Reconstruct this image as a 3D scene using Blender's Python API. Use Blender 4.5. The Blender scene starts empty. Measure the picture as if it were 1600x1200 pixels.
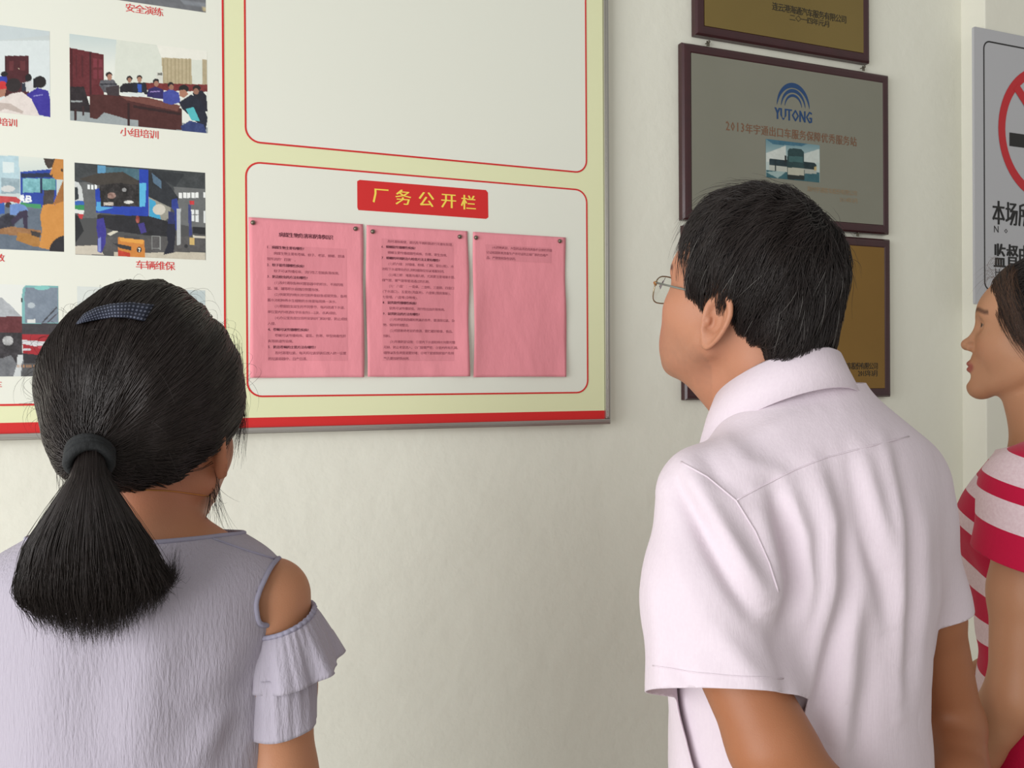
import bpy, bmesh, math, random
import numpy as np
from mathutils import Vector, Matrix
from mathutils.bvhtree import BVHTree
sc = bpy.context.scene
COL = sc.collection
random.seed(7); rng = np.random.default_rng(11)

# ------------------------------------------------------------------ camera
FPX = 1408.0; YAW, PIT, ROL = 0.3930, -0.00394, -0.00594
CAMZ = 1.47
CAM = np.array([0, 0, CAMZ])
_f = np.array([math.sin(YAW)*math.cos(PIT), math.cos(YAW)*math.cos(PIT), math.sin(PIT)])
_r = np.array([math.cos(YAW), -math.sin(YAW), 0.0]); _u = np.cross(_r, _f)
_c, _s = math.cos(ROL), math.sin(ROL)
CR, CU, CF = _c*_r+_s*_u, -_s*_r+_c*_u, _f
cd = bpy.data.cameras.new('camera'); cam = bpy.data.objects.new('camera', cd); COL.objects.link(cam)
cd.sensor_width = 36; cd.lens = 36*FPX/1600; cd.clip_start = 0.05; cd.clip_end = 100
cam.matrix_world = Matrix([[CR[0], CU[0], -CF[0], 0], [CR[1], CU[1], -CF[1], 0], [CR[2], CU[2], -CF[2], CAMZ], [0, 0, 0, 1]])
sc.camera = cam
# ------------------------------------------------------------------ light
w = bpy.data.worlds.new('sky'); sc.world = w; w.use_nodes = True
bg = w.node_tree.nodes['Background']; bg.inputs[0].default_value = (1.0, 0.99, 0.93, 1); bg.inputs[1].default_value = 0.42
def area(name, loc, target, sx, sy, power, col):
    l = bpy.data.lights.new(name, 'AREA'); l.shape = 'RECTANGLE'; l.size = sx; l.size_y = sy; l.energy = power; l.color = col
    o = bpy.data.objects.new(name, l); COL.objects.link(o); o.location = loc
    o.rotation_euler = (Vector(target)-Vector(loc)).to_track_quat('-Z', 'Y').to_euler(); return o
area('daylight_opening', (-2.7, -0.5, 1.45), (0.8, 0.55, 1.30), 2.9, 2.6, 135, (0.97, 0.985, 1.0))
area('daylight_rear', (-0.2, -3.0, 2.3), (0.8, 1.0, 1.2), 3.0, 2.0, 16, (1.0, 0.985, 0.96))
sc.view_settings.view_transform = 'Standard'; sc.view_settings.look = 'None'
sc.view_settings.gamma = 1.0; sc.view_settings.use_curve_mapping = False; sc.view_settings.exposure = 0.13

# ------------------------------------------------------------------ helpers
def ray(px, py):
    return CF+CR*((px-800)/FPX)+CU*((600-py)/FPX)
def onplane(px, py, Y):
    d = ray(px, py); return CAM+d*(Y/d[1])
def lin(c):
    c = np.asarray(c, float)/255.0
    return np.where(c <= 0.04045, c/12.92, ((c+0.055)/1.055)**2.4)
def setp(o, label=None, cat=None, group=None, kind=None):
    if label: o['label'] = label
    if cat: o['category'] = cat
    if group: o['group'] = group
    if kind: o['kind'] = kind
    return o
def empty(name, loc, label=None, cat=None, group=None):
    o = bpy.data.objects.new(name, None); COL.objects.link(o); o.location = loc; o.empty_display_size = 0.05
    return setp(o, label, cat, group)
def link(name, me, mat, parent=None):
    o = bpy.data.objects.new(name, me); COL.objects.link(o)
    if mat is not None:
        for m in (mat if isinstance(mat, (list, tuple)) else [mat]): me.materials.append(m)
    if parent is not None:
        o.parent = parent; o.matrix_parent_inverse = Matrix.Translation(-Vector(parent.location))
    return o
def mesh(name, V, F, mat, parent=None, smooth=False, attrs=None):
    me = bpy.data.meshes.new(name)
    V = np.asarray(V, float)
    if isinstance(F, np.ndarray):
        me.vertices.add(len(V)); me.vertices.foreach_set('co', V.astype(np.float32).ravel())
        n, k = F.shape
        me.loops.add(n*k); me.loops.foreach_set('vertex_index', F.astype(np.int32).ravel())
        me.polygons.add(n); me.polygons.foreach_set('loop_start', np.arange(0, n*k, k, dtype=np.int32))
        me.update(calc_edges=True); me.validate()
    else:
        me.from_pydata([tuple(v) for v in V], [], [tuple(int(i) for i in f) for f in F]); me.update()
    if smooth: me.polygons.foreach_set('use_smooth', np.ones(len(me.polygons), bool))
    for k_, a in (attrs or {}).items():
        a = np.asarray(a, np.float32)
        if a.ndim == 1:
            at = me.attributes.new(k_, 'FLOAT', 'POINT'); at.data.foreach_set('value', a)
        else:
            at = me.attributes.new(k_, 'FLOAT_COLOR', 'POINT')
            if a.shape[1] == 3: a = np.concatenate([a, np.ones((len(a), 1), np.float32)], 1)
            at.data.foreach_set('color', a.ravel())
    me.update()
    return link(name, me, mat, parent)
class MB:
    def __init__(s): s.V = []; s.F = []
    def add(s, V, F):
        n = len(s.V); s.V += [tuple(v) for v in V]; s.F += [tuple(i+n for i in f) for f in F]; return s
    def box(s, a, b, bev=0.0):
        x0, y0, z0 = a; x1, y1, z1 = b
        bm = bmesh.new(); bmesh.ops.create_cube(bm, size=1)
        for v in bm.verts: v.co = Vector(((x0+x1)/2+v.co.x*(x1-x0), (y0+y1)/2+v.co.y*(y1-y0), (z0+z1)/2+v.co.z*(z1-z0)))
        if bev: bmesh.ops.bevel(bm, geom=bm.edges[:], offset=bev, segments=2, affect='EDGES', profile=0.6)
        bm.verts.index_update(); s.add([v.co[:] for v in bm.verts], [[v.index for v in f.verts] for f in bm.faces]); bm.free(); return s
    def tube(s, pts, r, n=8, closed=False):
        pts = [Vector(p) for p in pts]; m = len(pts); rs = r if isinstance(r, (list, tuple)) else [r]*m
        V = []; up = None
        for i, p in enumerate(pts):
            if closed: d = pts[(i+1) % m]-pts[i-1]
            else: d = pts[min(i+1, m-1)]-pts[max(i-1, 0)]
            d.normalize()
            if up is None:
                up = Vector((0, 0, 1)) if abs(d.z) < 0.9 else Vector((1, 0, 0))
            sx = d.cross(up).normalized(); up = sx.cross(d).normalized()
            for k in range(n):
                a = 2*math.pi*k/n; V.append(p+(sx*math.cos(a)+up*math.sin(a))*rs[i])
        F = []
        for i in range(m if closed else m-1):
            j = (i+1) % m
            for k in range(n): F.append((i*n+k, i*n+(k+1) % n, j*n+(k+1) % n, j*n+k))
        if not closed: F.append(tuple(range(n))[::-1]); F.append(tuple((m-1)*n+k for k in range(n)))
        return s.add([v[:] for v in V], F)
    def lathe(s, prof, c, axis, n=20):
        ax = Vector(axis).normalized(); t = Vector((0, 0, 1)) if abs(ax.z) < .9 else Vector((1, 0, 0))
        e1 = ax.cross(t).normalized(); e2 = ax.cross(e1); c = Vector(c); V = []; F = []
        for (r, h) in prof:
            for k in range(n):
                a = 2*math.pi*k/n; V.append(c+ax*h+(e1*math.cos(a)+e2*math.sin(a))*max(r, 1e-5))
        for i in range(len(prof)-1):
            for k in range(n): F.append((i*n+k, i*n+(k+1) % n, (i+1)*n+(k+1) % n, (i+1)*n+k))
        F.append(tuple(range(n))[::-1]); F.append(tuple((len(prof)-1)*n+k for k in range(n)))
        return s.add([v[:] for v in V], F)
    def build(s, name, mat, parent=None, smooth=False):
        return mesh(name, s.V, s.F, mat, parent, smooth)

# ------------------------------------------------------------------ materials
def mat(name, col, rough=0.6, metal=0.0, spec=0.5, bump=None, var=None, attr=None, sss=0, coat=0, trans=0, alpha=1, sheen=0):
    m = bpy.data.materials.new(name); m.use_nodes = True; nt = m.node_tree; N = nt.nodes; L = nt.links
    b = N['Principled BSDF']; c = lin(col) if col is not None else (1, 1, 1)
    b.inputs['Base Color'].default_value = (*c, 1); b.inputs['Roughness'].default_value = rough
    b.inputs['Metallic'].default_value = metal; b.inputs['Specular IOR Level'].default_value = spec
    if coat: b.inputs['Coat Weight'].default_value = coat; b.inputs['Coat Roughness'].default_value = 0.15
    if trans: b.inputs['Transmission Weight'].default_value = trans
    if sss: b.inputs['Subsurface Weight'].default_value = sss; b.inputs['Subsurface Radius'].default_value = (0.012, 0.005, 0.003); b.inputs['Subsurface Scale'].default_value = 0.6
    if sheen: b.inputs['Sheen Weight'].default_value = sheen
    tc = N.new('ShaderNodeTexCoord')
    src = None
    if attr:
        a = N.new('ShaderNodeAttribute'); a.attribute_name = attr; src = a.outputs['Color']; L.new(src, b.inputs['Base Color'])
    if var:   # (scale, amount, tint colour)
        n = N.new('ShaderNodeTexNoise'); n.inputs['Scale'].default_value = var[0]; n.inputs['Detail'].default_value = 6
        L.new(tc.outputs['Object'], n.inputs['Vector'])
        r = N.new('ShaderNodeMapRange'); r.inputs[1].default_value = 0.35; r.inputs[2].default_value = 0.65; r.inputs[4].default_value = var[1]
        L.new(n.outputs['Fac'], r.inputs[0])
        mx = N.new('ShaderNodeMix'); mx.data_type = 'RGBA'; L.new(r.outputs[0], mx.inputs[0])
        if src: L.new(src, mx.inputs[6])
        else: mx.inputs[6].default_value = (*c, 1)
        mx.inputs[7].default_value = (*lin(var[2]), 1); L.new(mx.outputs[2], b.inputs['Base Color'])
    if bump:  # list of (scale vec, strength distance)
        prev = None
        for (sv, dist, kind) in bump:
            mp = N.new('ShaderNodeMapping'); mp.inputs['Scale'].default_value = sv; L.new(tc.outputs['Object'], mp.inputs['Vector'])
            if kind == 'wave':
                n = N.new('ShaderNodeTexWave'); n.inputs['Scale'].default_value = 1; n.inputs['Distortion'].default_value = 6; n.inputs['Detail'].default_value = 3; n.inputs['Detail Scale'].default_value = 1.5
            elif kind == 'vor':
                n = N.new('ShaderNodeTexVoronoi'); n.inputs['Scale'].default_value = 1
            else:
                n = N.new('ShaderNodeTexNoise'); n.inputs['Scale'].default_value = 1; n.inputs['Detail'].default_value = 4
            L.new(mp.outputs[0], n.inputs['Vector'])
            bp = N.new('ShaderNodeBump'); bp.inputs['Strength'].default_value = 1; bp.inputs['Distance'].default_value = dist
            L.new(n.outputs['Fac' if 'Fac' in n.outputs else 0], bp.inputs['Height'])
            if prev: L.new(prev.outputs[0], bp.inputs['Normal'])
            prev = bp
        L.new(prev.outputs[0], b.inputs['Normal'])
    return m
M = {}
M['wall'] = mat('wall_paint', (228, 227, 214), 0.75, spec=0.2, bump=[((9, 9, 9), 0.004, 'n'), ((60, 60, 60), 0.0006, 'n')], var=(2.0, 0.25, (220, 218, 204)))
M['wall2'] = mat('wall_paint_pilaster', (226, 224, 211), 0.75, spec=0.2, bump=[((9, 9, 9), 0.003, 'n')])
M['floor'] = mat('floor_tile', (170, 166, 156), 0.35, var=(3, .4, (150, 145, 135)))
M['beige'] = mat('board_beige', (226, 228, 186), 0.35, spec=0.35)
M['white'] = mat('board_white', (228, 229, 217), 0.3, spec=0.4)
M['red'] = mat('board_red', (208, 42, 42), 0.35, spec=0.35)
M['captred'] = mat('caption_red', (212, 60, 60), 0.5)
M['yellow'] = mat('banner_yellow', (243, 214, 84), 0.5)
M['alu'] = mat('brushed_aluminium', (176, 173, 168), 0.3, metal=0.9, bump=[((4, 4, 300), 0.0002, 'n')])
M['pink'] = mat('pink_paper', (230, 146, 156), 0.85, spec=0.15, bump=[((25, 25, 12), 0.003, 'n')])
M['pinkd'] = mat('pink_paper_printed_tone', (219, 138, 148), 0.85, spec=0.15, bump=[((25, 25, 12), 0.003, 'n')])
M['ink'] = mat('purple_black_ink', (122, 46, 66), 0.8)
M['inkb'] = mat('purple_black_ink_bold', (88, 28, 48), 0.8)
M['pin'] = mat('steel_pin', (120, 112, 100), 0.3, metal=0.8)
M['frame'] = mat('mahogany_lacquer', (58, 20, 26), 0.35, coat=0.15, var=(30, .4, (44, 16, 20)))
M['frameside'] = mat('frame_edge_lacquer', (96, 82, 70), 0.35)
M['gold'] = mat('gold_foil_plate', (132, 112, 62), 0.42, metal=0.5, var=(5, .35, (120, 102, 56)))
M['gold2'] = mat('gold_foil_plate_bright', (138, 104, 48), 0.4, metal=0.5, var=(5, .35, (124, 92, 40)))
M['silver'] = mat('silver_plate', (138, 137, 124), 0.45, metal=0.4, var=(6, .3, (128, 128, 114)))
M['plink'] = mat('plaque_black_ink', (34, 28, 22), 0.6)
M['plbrown'] = mat('plaque_brown_ink', (122, 84, 60), 0.6)
M['plbrown2'] = mat('plaque_pale_brown_ink', (148, 124, 92), 0.6)
M['logo'] = mat('logo_blue', (22, 62, 108), 0.5)
M['nail'] = mat('nail_steel', (110, 104, 92), 0.4, metal=0.7)
M['sign'] = mat('sign_grey_plastic', (178, 178, 182), 0.35)
M['signblack'] = mat('sign_black', (22, 20, 20), 0.5)
M['signred'] = mat('sign_red', (188, 22, 34), 0.4)
M['print'] = mat('photo_print', None, 0.35, spec=0.4, attr='Col')
M['hair'] = mat('black_hair', (37, 29, 27), 0.45, spec=0.4)
M['hairc'] = mat('black_hair_mass', (17, 14, 14), 0.75, spec=0.15)
M['hair2'] = mat('brown_black_hair', (88, 64, 50), 0.45, spec=0.4)
M['tie'] = mat('hair_tie_black', (24, 26, 28), 0.85, bump=[((300, 300, 300), 0.001, 'n')])
M['goldchain'] = mat('gold_chain', (196, 140, 80), 0.3, metal=0.9)
M['glassrim'] = mat('spectacle_metal', (150, 138, 112), 0.3, metal=0.85)
M['temple'] = mat('spectacle_temple_grey', (128, 132, 126), 0.35, metal=0.5)
M['trouser'] = mat('dark_trousers', (42, 42, 52), 0.8)
M['shoe'] = mat('black_shoe', (26, 24, 24), 0.4)
M['button'] = mat('pale_button', (225, 220, 224), 0.3)
def glassmat():
    m = mat('lens_glass', (250, 252, 250), 0.02, spec=0.5, trans=1.0); m.node_tree.nodes['Principled BSDF'].inputs['IOR'].default_value = 1.05; return m
M['lens'] = glassmat()
def skin(name, a, b):
    return mat(name, None, 0.5, spec=0.35, attr='Col', bump=[((600, 600, 600), 0.0002, 'n')], sss=0.12)
M['skin'] = skin('skin', 0, 0)

# ------------------------------------------------------------------ writing
_tc = {}
def text_geo(s, bold=0.0):
    """unit-size glyph outlines of a string as flat triangles: V (n,2), F"""
    key = (s, bold)
    if key in _tc: return _tc[key]
    cu = bpy.data.curves.new('t', 'FONT'); cu.body = s; cu.size = 1; cu.resolution_u = 1; cu.offset = bold; cu.fill_mode = 'FRONT'
    o = bpy.data.objects.new('t', cu); COL.objects.link(o); dg = bpy.context.evaluated_depsgraph_get(); dg.update()
    me = o.evaluated_get(dg).to_mesh()
    V = np.array([v.co[:2] for v in me.vertices]).reshape(-1, 2); F = [tuple(p.vertices) for p in me.polygons]
    o.evaluated_get(dg).to_mesh_clear(); bpy.data.objects.remove(o); bpy.data.curves.remove(cu)
    _tc[key] = (V, F); return V, F
class Flat:
    """flat print collected in a vertical plane: X, Z coordinates"""
    def __init__(s): s.V = []; s.F = []
    def add(s, V, F, dy=0.0):
        n = len(s.V); s.V += [(v[0], v[1], dy) for v in V]; s.F += [tuple(i+n for i in f) for f in F]
    def text(s, t, x, z, em, bold=0.0, sx=1.0, fit=None, sz=1.0):
        asc = all(ord(c) < 128 for c in t)
        if asc and len(t) > 1:
            V, F = text_geo(t); V = V.copy(); x0, x1 = V[:, 0].min(), V[:, 0].max(); k = (fit/(x1-x0)) if fit else em
            V[:, 0] = (V[:, 0]-x0)*k; V[:, 1] *= em*1.15
            for q_, dx in enumerate((0,) if not bold else (-bold*em, 0, bold*em)): s.add(np.stack([V[:, 0]+x+dx, V[:, 1]*sz+z], 1), F, q_*.00009)
            return
        adv = [0.5 if ord(c) < 128 else 1.0 for c in t]; e = fit/sum(adv) if fit else em*sx
        g, _ = text_geo('国'); KW = .9/(g[:, 0].max()-g[:, 0].min()); KH = .9/(g[:, 1].max()-g[:, 1].min()); gx = g[:, 0].min()*KW-.05; gz = g[:, 1].min()*KH+.05
        xx = x
        for c, a in zip(t, adv):
            V, F = text_geo(c)
            if len(V):
                V = V.copy()
                if a < 1: w0 = V[:, 0].min(); w1 = V[:, 0].max(); V[:, 0] = (V[:, 0]-w0)*KW*.95+max(.25-(w1-w0)*KW*.475, .02); V[:, 1] = V[:, 1]*KH*1.08
                else: V[:, 0] = V[:, 0]*KW-gx; V[:, 1] = V[:, 1]*KH-gz-.02
                V[:, 0] = V[:, 0]*e+xx; V[:, 1] = V[:, 1]*em*sz+z
                for q_, dx in enumerate((0,) if not bold else (-bold*em, 0, bold*em)): s.add(np.stack([V[:, 0]+dx, V[:, 1]], 1), F, q_*.00009)
            xx += a*e
    def build(s, name, mat_, Y, parent, disp=None):
        V = np.array(s.V)
        y = (Y if disp is None else Y-disp(V[:, 0], V[:, 1]))-V[:, 2]
        return mesh(name, np.stack([V[:, 0], y, V[:, 1]], 1), s.F, mat_, parent)
def rrect(x0, z0, x1, z1, r, n=8):
    P = []
    for cx, cz, a0 in ((x1-r, z1-r, 0), (x0+r, z1-r, 90), (x0+r, z0+r, 180), (x1-r, z0+r, 270)):
        for i in range(n+1):
            a = math.radians(a0+90*i/n); P.append((cx+r*math.cos(a), cz+r*math.sin(a)))
    return P
def slab(name, P, Y0, Y1, mat_, parent):
    """outline P (X,Z counter-clockwise seen from -Y), front at Y0 (nearer), back at Y1"""
    n = len(P); V = [(x, Y0, z) for x, z in P]+[(x, Y1, z) for x, z in P]
    F = [tuple(range(n))]+[tuple(range(2*n-1, n-1, -1))]+[(i, n+i, n+(i+1) % n, (i+1) % n) for i in range(n)]
    return mesh(name, V, F, mat_, parent)
def ring(name, x0, z0, x1, z1, r, w_, Y0, Y1, mat_, parent):
    A = rrect(x0, z0, x1, z1, r); B = rrect(x0+w_, z0+w_, x1-w_, z1-w_, max(r-w_, .001)); n = len(A)
    V = [(x, Y0, z) for x, z in A]+[(x, Y0, z) for x, z in B]+[(x, Y1, z) for x, z in A]+[(x, Y1, z) for x, z in B]
    F = []
    for i in range(n):
        j = (i+1) % n
        F += [(i, j, n+j, n+i), (i, 2*n+i, 2*n+j, j), (n+i, n+j, 3*n+j, 3*n+i)]
    return mesh(name, V, F, mat_, parent)

# ------------------------------------------------------------------ printed pictures (flat prints painted on a fine mesh grid)
def inpoly(X, Y, P):
    c = np.zeros(X.shape, bool); n = len(P); j = n-1
    for i in range(n):
        xi, yi = P[i]; xj, yj = P[j]
        if yi != yj: c ^= ((yi > Y) != (yj > Y)) & (X < (xj-xi)*(Y-yi)/(yj-yi)+xi)
        j = i
    return c
def vnoise(X, Y, s, seed=0):
    r = np.random.default_rng(seed); g = r.random((64, 64)); x = X/s; y = Y/s; xi = np.floor(x).astype(int); yi = np.floor(y).astype(int)
    fx = x-xi; fy = y-yi; fx = fx*fx*(3-2*fx); fy = fy*fy*(3-2*fy); q = lambda a, b: g[a % 64, b % 64]
    return (q(xi, yi)*(1-fx)+q(xi+1, yi)*fx)*(1-fy)+(q(xi, yi+1)*(1-fx)+q(xi+1, yi+1)*fx)*fy
def picture(name, quad, Y, shapes, parent, nx=150, ny=110, cs=4.0, co=(0, 0), seed=1, label=None):
    """quad: picture corners in photo pixels (tl,tr,br,bl) that only fix its wall rectangle; shapes in enlarged-picture units"""
    q = [np.array([(p[0]-co[0])*cs, (p[1]-co[1])*cs]) for p in quad]
    W_ = [onplane(p[0], p[1], Y) for p in quad]
    x0 = (W_[0][0]+W_[3][0])/2; x1 = (W_[1][0]+W_[2][0])/2; z1 = (W_[0][2]+W_[1][2])/2; z0 = (W_[2][2]+W_[3][2])/2
    u, v = np.meshgrid(np.linspace(0, 1, nx), np.linspace(0, 1, ny), indexing='ij')
    A = lambda k: (q[0][k]*(1-u)+q[1][k]*u)*(1-v)+(q[3][k]*(1-u)+q[2][k]*u)*v
    X, Yp = A(0), A(1); C = np.zeros((nx, ny, 3)); C[:] = 200
    for s in shapes:
        t = s[0]; col = np.array(s[1], float)
        if t == 'p': m = inpoly(X, Yp, s[2])
        elif t == 'r': m = (X >= s[2][0]) & (X <= s[2][2]) & (Yp >= s[2][1]) & (Yp <= s[2][3])
        elif t == 'e': m = ((X-s[2][0])/s[2][2])**2+((Yp-s[2][1])/s[2][3])**2 < 1
        elif t == 'g':   # vertical gradient print
            k = np.clip((Yp-s[3])/(s[4]-s[3]), 0, 1)[..., None]; C = C*0+col*(1-k)+np.array(s[2], float)*k; continue
        amp = s[3] if len(s) > 3 else 8
        nz = (vnoise(X, Yp, 9, seed)-.5)*amp*.7+(vnoise(X, Yp, 30, seed+1)-.5)*amp*.7
        C = np.where(m[..., None], col+nz[..., None], C)
    C = lin(np.clip(C, 3, 250))
    P = np.stack([x0+(x1-x0)*u, np.full_like(u, Y), z1+(z0-z1)*v], -1).reshape(-1, 3)
    i, j = np.meshgrid(np.arange(nx-1), np.arange(ny-1), indexing='ij'); a = (i*ny+j).ravel()
    F = np.stack([a, a+1, a+ny+1, a+ny], 1)
    o = mesh(name, P, F, M['print'], parent, attrs={'Col': C.reshape(-1, 3)})
    if label: o['label'] = label
    return o

# ================================================================== room
YW = 1.742; YB = 1.720
XC = onplane(1503, 380, YW)[0]                      # inner corner with the pilaster
_d = ray(1540.5, 380); YP = XC/_d[0]*_d[1]          # pilaster front plane
def struct(name, mb, m):
    return setp(mb.build(name, m), kind='structure')
struct('wall_front', MB().box((-2.6, YW, 0), (XC, YW+.2, 2.9)), M['wall'])
struct('wall_pilaster', MB().box((XC, YP, 0), (XC+1.9, YW+.2, 2.9), 0.003), M['wall2'])
struct('floor', MB().box((-3.2, -3.2, -.1), (XC+1.9, YW+.2, 0)), M['floor'])
struct('baseboard_front', MB().box((-2.6, YW-.012, 0), (XC, YW, .1), .003), M['floor'])

# ================================================================== notice board
BX1, BZ0 = onplane(952, 659, YB)[0], onplane(600, 672, YB)[2]
BX0, BZ1 = BX1-2.35, BZ0+1.25
nb = empty('notice_board', ((BX0+BX1)/2, YW, BZ0), 'large wall notice board with cream and white face, red lines, silver metal frame', 'notice board')
slab('backing', rrect(BX0+.004, BZ0+.004, BX1-.004, BZ1-.004, .002, 1), YB+.0006, YW-.001, M['beige'], nb)
rw = .0115
def rail(p0, p1, horiz):
    b = MB(); x0, z0 = p0; x1, z1 = p1
    b.box((x0, YB-.007, z0), (x1, YW-.0005, z1), .002)
    if horiz: b.box((x0+.004, YB-.009, z0+rw*.35), (x1-.004, YB-.0065, z0+rw*.65), .0008)
    else: b.box((x0+rw*.35, YB-.009, z0+.004), (x0+rw*.65, YB-.0065, z1-.004), .0008)
    b.build('frame_rail', M['alu'], nb)
rail((BX0, BZ0), (BX1, BZ0+rw), True); rail((BX0, BZ1-rw), (BX1, BZ1), True)
rail((BX1-rw, BZ0+rw), (BX1, BZ1-rw), False); rail((BX0, BZ0+rw), (BX0+rw, BZ1-rw), False)
ZS0 = BZ0+rw; ZS1 = onplane(600, 648.5, YB)[2]
slab('red_strip', [(BX0+rw, ZS0), (BX1-rw, ZS0), (BX1-rw, ZS1), (BX0+rw, ZS1)], YB+.0002, YB+.0005, M['red'], nb)
XL = (onplane(346, 60, YB)[0]+onplane(352.5, 480, YB)[0])/2; ZL = onplane(30, 632, YB)[2]
slab('white_panel', [(BX0+rw+.03, ZL), (XL, ZL), (XL, BZ1-.05), (BX0+rw+.03, BZ1-.05)], YB+.0001, YB+.0005, M['white'], nb)
ring('red_outline', BX0+rw+.028, ZL-.0022, XL+.0022, BZ1-.048, .001, .0034, YB-.0003, YB+.0003, M['red'], nb)
PX0 = (onplane(381, 100, YB)[0]+onplane(385.5, 420, YB)[0])/2; PX1 = (onplane(917, 150, YB)[0]+onplane(917.5, 450, YB)[0])/2
Zt0 = (onplane(440, 222, YB)[2]+onplane(880, 272, YB)[2])/2
Zb1 = (onplane(440, 256, YB)[2]+onplane(880, 294, YB)[2])/2; Zb0 = (onplane(440, 617, YB)[2]+onplane(880, 617, YB)[2])/2
for (z0, z1) in ((Zt0, BZ1-.06), (Zb0, Zb1)):
    slab('white_panel', rrect(PX0, z0, PX1, z1, .028), YB+.0001, YB+.0005, M['white'], nb)
    ring('red_outline', PX0-.0005, z0-.0005, PX1+.0005, z1+.0005, .028, .0032, YB-.0003, YB+.0003, M['red'], nb)
# banner
a = onplane(558, 281, YB); b = onplane(763, 343, YB); a2 = onplane(763, 297, YB); b2 = onplane(558, 327, YB)
x0, x1, z1, z0 = a[0], b[0], (a[2]+a2[2])/2, (b[2]+b2[2])/2; c = .005
slab('red_banner', [(x0+.002, z0), (x1-c, z0-.0004), (x1, z0+c*.6), (x1-.0005, z1-c), (x1-c, z1), (x0+c, z1), (x0, z1-c*.6), (x0, z0+c)], YB-.0002, YB+.0005, M['red'], nb)
em = .031
for ch, px, py in zip('厂务公开栏', (595, 630, 666, 701, 732), (306, 309, 312, 314, 317)):
    p = onplane(px, py, YB); fl = Flat(); fl.text(ch, p[0]-em*.5, p[2]-em*.38, em, bold=.022); fl.build('banner_character', M['yellow'], YB-.0004, nb)
# captions
for s, pa, pb in (('安全演练', (196, 12.5), (255, 19)), ('小组培训', (188, 205), (248, 212)), ('车辆维保', (212, 412), (273, 418)), ('集中培训', (-32, 187), (27, 193)), ('现场施救', (-53, 399), (7, 405)), ('故障客车', (-58, 601), (3, 602))):
    A = onplane(*pa, YB); B = onplane(*pb, YB); em = (B[0]-A[0])/len(s)
    fl = Flat(); fl.text(s, A[0], (A[2]+B[2])/2-em*.38, em, bold=.012); fl.build('caption_text', M['captred'], YB-.0002, nb)

YPH = YB-.0001
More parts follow.
